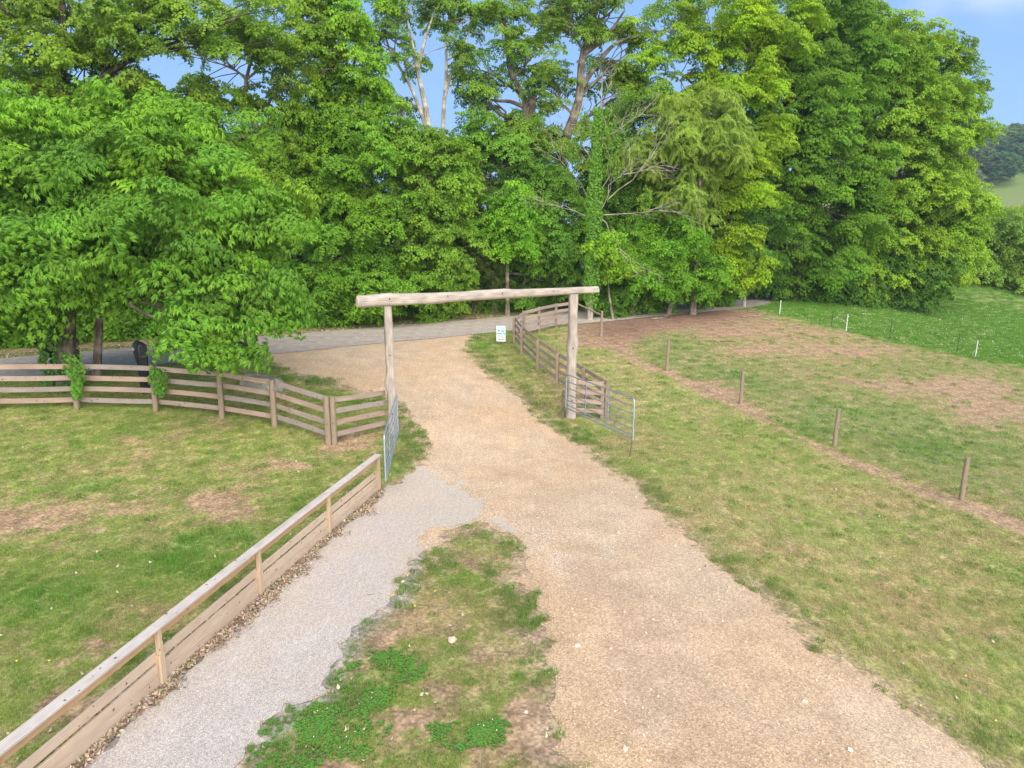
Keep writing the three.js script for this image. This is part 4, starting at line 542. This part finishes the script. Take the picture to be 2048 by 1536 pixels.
W({ name: 'field_tree', label: 'dull blue-green spreading tree standing in the far field', u: 2000, d: 76, r: .5, bark: M.barkDark, leaf: 'broad', size: 1.35, col: [.088, .165, .050], seed: 41, lobe: 1.6, dense: .85, vols: [[1990, 480, 60, 40, 0, 1], [2030, 520, 60, 40, 0, 1], [1960, 530, 50, 36, 0, .9], [2040, 580, 60, 30, 0, .9], [2000, 590, 30, 30, 0, .9], [2090, 540, 60, 60, 0, 1], [1950, 580, 40, 22, 1, .8], [2050, 450, 60, 30, 3, .9], [2040, 606, 60, 14, 1, .9], [1965, 600, 26, 14, 2, .8]] });
W({ name: 'field_tree', label: 'pale yellow-green tree line crown in front of the distant hillside meadow', u: 2010, d: 120, r: .4, leaf: 'broad', size: 2, col: [.130, .200, .040], seed: 42, lobe: 2.6, dense: .35, clump: 1.8, vols: [[1990, 450, 40, 34, 0, 1], [2050, 460, 50, 40, 0, 1], [1950, 480, 40, 40, 0, 1]] });
// second rank, glimpsed in the gaps
[[-60, 56, 330], [90, 58, 360], [240, 60, 330], [380, 60, 350], [540, 60, 320], [690, 62, 340], [810, 64, 350], [930, 64, 380], [1040, 66, 370], [1150, 66, 360], [1270, 66, 330], [1390, 68, 280], [1500, 70, 300], [1690, 76, 420]].forEach(([u, d, v], i) => W({ name: 'background_tree', label: 'dim mid green tree deep in the wood behind the front rank', group: 'second rank of trees in the wood', u, d, r: .25, bark: M.barkDark, leaf: 'broad', size: 1.3, col: [.050, .120, .026].map((x, k) => x * (1 + .25 * Math.sin(i * 2.1 + k * .2))), seed: 80 + i, lobe: 1.7, dense: .55, clump: 1.4, vols: [[u, v, 75, 60, 0, .8], [u + 20, v + 100, 80, 60, 0, .8], [u - 15, v + 190, 80, 50, 0, .8]] }));

{ // dead snag wrapped in vine
  srand(601); const d = 44, b = baseAt(1180, d), t = thing('dead_tree', 'bare grey dead tree with twiggy branches, its trunk wrapped in bright green vine', 'tree', [b.x, b.y, b.z]), L = (u, v, dz = 0) => at(u, v, d + dz).sub(b);
  const tp = [V3(0, -.3, 0), L(1183, 520), L(1192, 420), L(1190, 320), L(1200, 240), L(1205, 150)]; part('trunk', tube(new THREE.CatmullRomCurve3(tp).getPoints(16), Array.from({ length: 17 }, (_, i) => .2 - .011 * i), 8), M.deadWood, t);
  const branch = (G, a, e, r, lev) => { const [p, q] = wobble(a, e, 6, .22, r, r * .35); G.push(tube(p, q, 5, false)); if (lev > 0) { const n = 4 + Math.floor(rnd() * 3), l = a.distanceTo(e); for (let i = 0; i < n; i++) { const s = p[2 + Math.floor(rnd() * 5)], dir = e.clone().sub(a).normalize().add(V3(gauss(), gauss() * .8, gauss()).multiplyScalar(1.0)).normalize(); branch(G, s, s.clone().addScaledVector(dir, l * rr(.3, .55)), r * .5, lev - 1); } } };
  [[1195, 430, 1260, 310, 0], [1240, 350, 1330, 330, -.5], [1190, 440, 1090, 405, -.5], [1195, 430, 1280, 530, -1], [1185, 430, 1110, 300, .5], [1195, 400, 1230, 250, 0], [1200, 300, 1215, 180, 0], [1205, 430, 1340, 420, -.8], [1192, 350, 1150, 230, .5], [1200, 280, 1290, 220, 0], [1215, 400, 1320, 280, .4]].forEach(([u0, v0, u1, v1, dz]) => { const G = []; branch(G, L(u0, v0), L(u1, v1, dz), .034, 2); part('dead_branch', mergeGeometries(G), M.deadWood, t); });
  const iv = []; for (let k = 0; k < 1700; k++) { const q = rnd() ** .9, v = 610 - q * 390, w = (.30 + .2 * Math.sin(q * 3.1)) * (.55 + .9 * fbm(q * 14, 2, 3)) * (1.1 - q * .55), a = rr(0, 6.28), c = L(1182 + q * 14, v); iv.push([mat4(c.x + Math.cos(a) * w * rr(.5, 1), c.y + gauss() * .2, c.z + Math.sin(a) * w * rr(.5, 1), rr(-.3, .6), 1.57 - a, rr(-.5, .5), rr(.8, 1.3)), mix3(C.vivid, C.yel, rnd() * .7).map(x => x * rr(1.6, 2.3))]); }
  for (let k = 0; k < 350; k++) { const [u, v] = [[1215, 270], [1150, 300], [1230, 330], [1290, 400], [1170, 250]][k % 5], c = L(u + gauss() * 14, v + gauss() * 26); iv.push([mat4(c.x, c.y, c.z + gauss() * .4, rr(-.3, .6), rr(0, 6), rr(-.5, .5), rr(.8, 1.2)), C.yel.map(x => x * rr(1.3, 1.9))]); }
  instanced('vine', SPRIGS.ivy, M.leaf, iv, t);
}
// roadside hedge of shrubs and vines on the far verge
[[-40, 0], [30, 1], [95, 0], [170, 2], [245, 0], [320, 1], [395, 0], [465, 2], [530, 0], [590, 1], [650, 0], [705, 2], [760, 0], [815, 1], [870, 0], [925, 2], [980, 0], [1035, 1], [1090, 0], [1140, 2]].forEach(([u, k], i) => {
  const v = lerp(712, 622, (u + 40) / 1180) - 6, b = ground(u, v), d = -b.z, s = F / d, hgt = [2.3, 3.2, 2.6][k], low = u < 360 ? .6 : 1;
  tree({ name: 'roadside_shrub', category: 'shrub', label: ['dense leafy shrub in the hedge along the far edge of the road', 'taller leafy shrub rising from the hedge along the far edge of the road', 'vine-draped shrub in the hedge along the far edge of the road'][k], group: ['dense hedge shrubs', 'taller hedge shrubs', 'vine-draped hedge shrubs'][k], u, bv: v - 8, r: .05, bark: M.barkDark, leaf: k === 2 ? 'ivy' : 'broad', size: k === 2 ? 1.35 : 1.05, col: [C.mid, [.050, .150, .020], [.075, .165, .022]][k], seed: 200 + i, lobe: .62, dense: 1.5, clump: .8, droop: .3,
    vols: [[u, v - hgt * s * .42 * low, 42, hgt * s * .38 * low, 1.2, 1.1], [u + 12, v - .55 * s, 44, .5 * s, .7, 1.1], [u - 15, v - hgt * s * .85 * low, 36, .8 * s * low, 1.8, 1]] });
});
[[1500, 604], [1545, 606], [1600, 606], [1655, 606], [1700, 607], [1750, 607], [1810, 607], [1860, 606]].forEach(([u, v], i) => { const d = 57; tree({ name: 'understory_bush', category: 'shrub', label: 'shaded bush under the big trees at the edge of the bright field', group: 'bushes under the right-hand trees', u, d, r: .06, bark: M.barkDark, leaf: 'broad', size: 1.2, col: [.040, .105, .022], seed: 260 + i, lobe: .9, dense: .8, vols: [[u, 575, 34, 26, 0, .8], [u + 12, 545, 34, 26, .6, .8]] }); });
[[1222, 634, 'low shrub beside the brace pole at the bare red soil'], [1262, 630, 'low leafy shrub between thin trunks at the shaded road'], [1312, 625, 'low shrub under the round maple'], [1385, 618, 'low ivy shrub at the foot of the sapling clump'], [1440, 613, 'low shrub at the corner of red soil and green field']].forEach(([u, bv, label], i) => { const d = -ground(u, bv).z, s = F / d; tree({ name: 'low_shrub', category: 'shrub', label, u, bv, r: .04, bark: M.barkDark, leaf: i % 2 ? 'ivy' : 'broad', size: .9, col: [.050, .125, .022], seed: 290 + i, lobe: .45, dense: 1.6, vols: [[u, bv - .5 * s, 26, .45 * s, 0, .9], [u + 14, bv - 1.1 * s, 22, .4 * s, .4, .8]] }); });
console.log('trees built');
{ // far wooded hillside: one mass
  srand(701); const list = [], G = mergeGeometries([0, 1, 2].map(k => SPRIGS.broad.clone().rotateY(k * 2).translate(0, .05 * k, 0)));
  for (let n = 0; n < 420; n++) { const z = -rr(330, 480), x = rr(170, 420); const h = height(x, z); const pj = project(V3(x, h, z)); if (pj[0] < 1850 || pj[0] > 2200 || pj[1] > 392 + (pj[0] - 1975) * -.1) continue; const c = V3(x, h + rr(5, 9), z), R = rr(4, 7), tone = rr(.7, 1.25), warm = rnd(); for (let k = 0; k < 130; k++) { const th = rr(0, 6.28), cy = rr(-.7, 1), s = Math.sqrt(1 - cy * cy), q = .75 + .25 * rnd(); list.push([mat4(c.x + Math.cos(th) * s * R * q, c.y + cy * R * q * .9, c.z + Math.sin(th) * s * R * q, rr(-.3, .5), rr(0, 6.3), rr(-.4, .4), rr(4, 6.5)), mix3([.10, .21, .055], [.20, .27, .075], warm).map(v => v * tone * rr(.85, 1.15))]); } }
  tag(instanced('hillside_wood', G, M.leaf, list), 'distant hazy wood covering the hillside above a meadow', 'wood');
}
// vines hanging on the left fence
[[150, 730, 40, 70, 'leafy vine hanging from the hickory over a fence post', 90, 12], [318, 742, 18, 26, 'bushy vine climbing the fence post under the mailbox', 60, 2]].forEach(([u, v, ru, rv, label, n, up], i) => {
  srand(720 + i); const p = left[i + 2], k = pxm(-p.b.z), t = thing('fence_vine', label, 'vine', [p.b.x, p.b.y, p.b.z]), list = []; const st = [];
  for (let m = 0; m < n; m++) { const q = rnd(), y = i ? p.h * (.42 + .55 * q) : p.h * (.35 + .9 * q), w = i ? .3 * (1.15 - Math.abs(q - .75)) : .1 + .2 * q; list.push([mat4(gauss() * w + (i ? .3 : .2), y, .12 + Math.abs(gauss()) * .14, rr(-.2, .7), rr(-.8, .8), rr(-.5, .5), rr(.65, 1.05)), mix3(C.vivid, C.fresh, rnd()).map(x => x * rr(1.3, 2))]); }
  part('stem', tube([V3(.12, 0, .1), V3(.14, p.h * .5, .12), V3(.1, p.h, .1)], [.012, .01, .006], 5), M.bark, t); instanced('leaves', SPRIGS.ivy, M.leaf, list, t);
});

// ------------------------------------------------------------------ grass
function patch(n, sd, foot, lean, wid) { // a footprint of blades in metres; height 1 is scaled to the blade length
  srand(sd); const pos = [], col = [];
  for (let k = 0; k < n; k++) { const x = rr(-.5, .5) * foot, z = rr(-.5, .5) * foot, h = rr(.45, 1.15), la = rr(0, 6.28), l = rr(.2, 1) * lean, w = wid * rr(.7, 1.3), px = Math.cos(la + 1.57) * w, pz = Math.sin(la + 1.57) * w, mx = x + Math.cos(la) * l * .35, mz = z + Math.sin(la) * l * .35, ex = x + Math.cos(la) * l, ez = z + Math.sin(la) * l; pos.push(x - px, 0, z - pz, x + px, 0, z + pz, mx + px * .8, h * .62, mz + pz * .8, x - px, 0, z - pz, mx + px * .8, h * .62, mz + pz * .8, mx - px * .8, h * .62, mz - pz * .8, mx - px * .8, h * .62, mz - pz * .8, mx + px * .8, h * .62, mz + pz * .8, ex, h * rr(.7, 1), ez);
    const t = rr(.78, 1.22), s = rnd() < .14 ? [1.7, 1.15, 1.9] : rnd() < .3 ? [.75, .92, .8] : [1, 1, 1]; for (let i = 0; i < 9; i++) col.push(t * s[0], t * s[1], t * s[2]); }
  const g = new THREE.BufferGeometry(); g.setAttribute('position', new THREE.Float32BufferAttribute(pos, 3)); g.setAttribute('color', new THREE.Float32BufferAttribute(col, 3)); g.computeVertexNormals(); return g;
}
{
  const T = [patch(210, 1, .44, .055, .0036), patch(95, 2, .44, .06, .0036), patch(34, 3, .42, .06, .0038), patch(46, 4, .16, .07, .004)], lists = [[], [], [], []]; srand(801);
  M.grass.vertexColors = true; const mg2 = leafMat(.3, .92); M.clover = mg2;
  const put1 = (x, z, d, st) => {
    const q = roadQ(x, z); if (q < .15 && q > -5.6) return; const sd = sdDrive(x, z); if (sd < -.3) return; if (sd < .06) { if (rnd() > .03) return; }
    if (sdPath(x, z) < .05) return;
    const c = cover(x, z), dens = c.dens * rr(.7, 1.2) + .02, s = st / .32; if (dens < .07) return;
    const len = c.len * rr(.75, 1.3) * (1 + .35 * sst(14, 40, d)), t = rr(.9, 1.1), k = sd < .06 ? 2 : dens > .68 ? 0 : dens > .3 ? 1 : 2;
    lists[k].push([mat4(x, height(x, z) + .003, z, 0, rr(0, 6.28), 0, s, len, s), c.grass.map(v => v * t)]);
    const big = (.09 + .22 * c.lush + .06 * c.dry) * c.dens * (st / .3); if (rnd() < big * 1.4 || (sd > 0 && sd < .5 && rnd() < .18)) { const g = mix3(c.grass, [.12, .25, .03], rr(.2, .9)), m = rr(.8, 1.6) * Math.min(1.5, s + .25); lists[3].push([mat4(x + gauss() * .1, height(x, z) + .003, z + gauss() * .1, 0, rr(0, 6.28), 0, m, len * rr(1.3, 2), m), g.map(v => v * rr(.8, 1.1))]); }
  };
  for (const [d0, d1, st] of [[7.6, 15, .2], [15, 27, .3], [27, 66, .5], [66, 92, .8]]) for (let d = d0; d < d1; d += st) { const w = d * .82 + 2.5; for (let x = -w; x < w; x += st) { if (d > 66 && x < 18) continue; const X = x + rr(-.5, .5) * st, D = d + rr(-.5, .5) * st; put1(X, -D, D, st * 1.0); } }
  lists.forEach((l, i) => { const m = instanced(numbered('grass'), T[i], M.grass, l); tag(m, ['thick short grass covering lawn, verge, paddock and field', 'thin short grass with soil showing through', 'sparse grass blades on the bare soil patches', 'taller green grass tufts standing out of the mown grass'][i], 'grass'); });
  console.log('grass', lists.map(l => l.length).join(' '));
  // clover with white heads
  srand(820); const leaf3 = mergeGeometries([0, 1, 2].map(k => new THREE.CircleGeometry(.5, 5).translate(0, .5, 0).rotateX(-1.25).rotateY(k * 2.09))), cp4 = mergeGeometries(Array.from({ length: 9 }, () => put(leaf3, gauss() * 2.2, rr(1.5, 3), gauss() * 2.2, rr(-.3, .3), rr(0, 6), rr(-.3, .3), rr(.8, 1.3)))), cl = [], fl = [];
  const head = new THREE.IcosahedronGeometry(1, 0), yel = [];
  for (let k = 0; k < 11000; k++) { const b = CLOVER[Math.floor(rnd() * CLOVER.length)], a = gauss() * 1.1, e = gauss() * 1.1, x = b.c.x + (b.ax * a + b.bx * e) * 1.25, z = b.c.z + (b.az * a + b.bz * e) * 1.25; if (sdDrive(x, z) < .1 || rnd() > sst(.36, .8, fbm(x * 2.4 + 3, z * 2.4, 4))) continue; cl.push([mat4(x, height(x, z), z, 0, rr(0, 6.3), 0, rr(.014, .022), rr(.012, .018), rr(.014, .022)), [.135, .29, .042].map(v => v * rr(.7, 1.25))]); if (rnd() < .012) fl.push([mat4(x, height(x, z) + rr(.07, .1), z, 0, 0, 0, rr(.006, .010)), [.75, .75, .68]]); }
  for (let k = 0; k < 900; k++) { const u = rr(1500, 2048), v = rr(620, 720), p = ground(u, v); if (cover(p.x, p.z).field > .5) fl.push([mat4(p.x, p.y + rr(.12, .2), p.z, 0, 0, 0, rr(.012, .024)), [.75, .75, .66]]); }
  for (const [u, v] of [[35, 1331], [100, 1330], [160, 940], [430, 960], [780, 955], [870, 1190], [830, 1220], [1840, 1420], [1990, 1450], [1930, 1360], [180, 1045]]) { const p = ground(u, v); yel.push([mat4(p.x, p.y + .09, p.z, 0, 0, 0, .02, .012, .02), [.75, .6, .02]]); }
  tag(instanced('clover', cp4, M.clover, cl), 'dense green clover patches in the grass island', 'clover');
  tag(instanced('clover_flowers', head, stdMat({}), fl), 'small white clover flowers dotted over the grass', 'flowers');
  tag(instanced('dandelions', head, stdMat({}), yel), 'few yellow dandelion heads in the lawn', 'flowers');
}
{ // leaf litter along the low fence and the road verge; twigs on the soil
  srand(860); const lf = leafShape(.1, .055, .5, .5, 3), lc = leafShape(.085, .06, -.4, -.6, 3), A = [], Bl = [], pal = [[.34, .25, .16], [.42, .33, .22], [.27, .19, .12], [.48, .39, .28], [.22, .15, .09]];
  for (let k = 0; k < 9000; k++) { const i = Math.floor(rnd() * (lowFence.length - 1)), f = rnd(), p = lowFence[i].clone().lerp(lowFence[i + 1], f), dir = lowFence[i + 1].clone().sub(lowFence[i]).normalize(), R = V3(-dir.z, 0, dir.x); const m = fbm(i * 1.7 + f * 3, 4.4, 3), side = rnd() < .88 ? .05 + Math.abs(gauss()) * (.1 + .38 * sst(.3, .65, m)) : -.12 - Math.abs(gauss()) * .5; p.addScaledVector(R, side); const x = p.x, z = p.z; (k % 2 ? A : Bl).push([mat4(x, height(x, z) + .03 + rnd() * .035 * (side > 0 && side < .3 ? 1 : .3), z, rr(-.7, .7), rr(0, 6.3), rr(-.7, .7), rr(.5, 1.0)), pal[Math.floor(rnd() * 5)].map(v => v * rr(.85, 1.15))]); }
  for (let k = 0; k < 1500; k++) { const q = -5.5 - Math.abs(gauss()) * 1.6, s = rr(-30, 6), x = ROADP[0] + RD[0] * s + RN[0] * q, z = ROADP[1] + RD[1] * s + RN[1] * q; A.push([mat4(x, height(x, z) + .04, z, rr(-.6, .6), rr(0, 6.3), rr(-.6, .6), rr(1, 1.6)), pal[Math.floor(rnd() * 5)]]); }
  for (let k = 0; k < 260; k++) { const p = ground(rr(0, 2000), rr(850, 1530)); if (sdDrive(p.x, p.z) < .1) continue; Bl.push([mat4(p.x, p.y + .04, p.z, rr(-.6, .6), rr(0, 6.3), rr(-.6, .6), rr(.6, 1.1)), [.42, .35, .24].map(v => v * rr(.8, 1.15))]); }
  tag(instanced('dead_leaves', lf, M.litter, A), 'curled brown dead leaves drifted against the low timber fence', 'leaf litter'); tag(instanced('dead_leaves_001', lc, M.litter, Bl), 'pale curled oak leaves scattered along the low fence and lawn', 'leaf litter');
  const sk = .55, sticks = [[1325, 636, 40, 'forked dead branch lying on dark red soil', .05], [1318, 641, 34, 'short dead log on dark red soil', .06], [1500, 635, 60, 'long pale fallen branch at the field corner', .045], [1540, 640, 36, 'crooked fallen branch near the first white stake', .04], [1440, 642, 26, 'small pale stick on brown soil', .035], [1455, 684, 30, 'broken dark bark piece on sandy soil', .06], [1465, 648, 46, 'thin dark stick lying across the brown soil', .03], [1590, 657, 40, 'pale thin stick on the paddock grass', .03], [1512, 626, 40, 'bent dead branch below the big tree', .045], [745, 1190, 26, 'thin dark twig on the grey path', .008]];
  sticks.forEach(([u, v, w, label, r0], i) => { const r = r0 * sk; srand(880 + i); const b = ground(u, v), l = w * pxm(-b.z), t = thing('fallen_branch', label, 'branch', [b.x, b.y, b.z], rr(-.6, .6)), n = 7, pts = []; for (let k = 0; k <= n; k++) { const x = (k / n - .5) * l, z = (fbm(k * .5 + i * 3, 2, 2) - .5) * l * .5; pts.push(V3(x, r * .7 + .02 + .1 * fbm(k * .6, i, 1) * (w > 30 ? 1 : .2), z)); } part('stem', tube(pts, pts.map((_, k) => r * (1 - .08 * k)), 6), [M.barkDark, M.bark, M.deadWood][i === 5 ? 0 : i % 2 + 1], t); if (w > 30) part('twig', tube([pts[3], pts[4].clone().add(V3(l * .05, .08, l * .12)), pts[5].clone().add(V3(l * .08, .14, l * .24))], [r * .6, r * .45, r * .2], 5), M.deadWood, t); });
}
scene.fog = new THREE.FogExp2(0xbcd2e6, 0.00025);
console.log('done');
renderer.render(scene, camera);
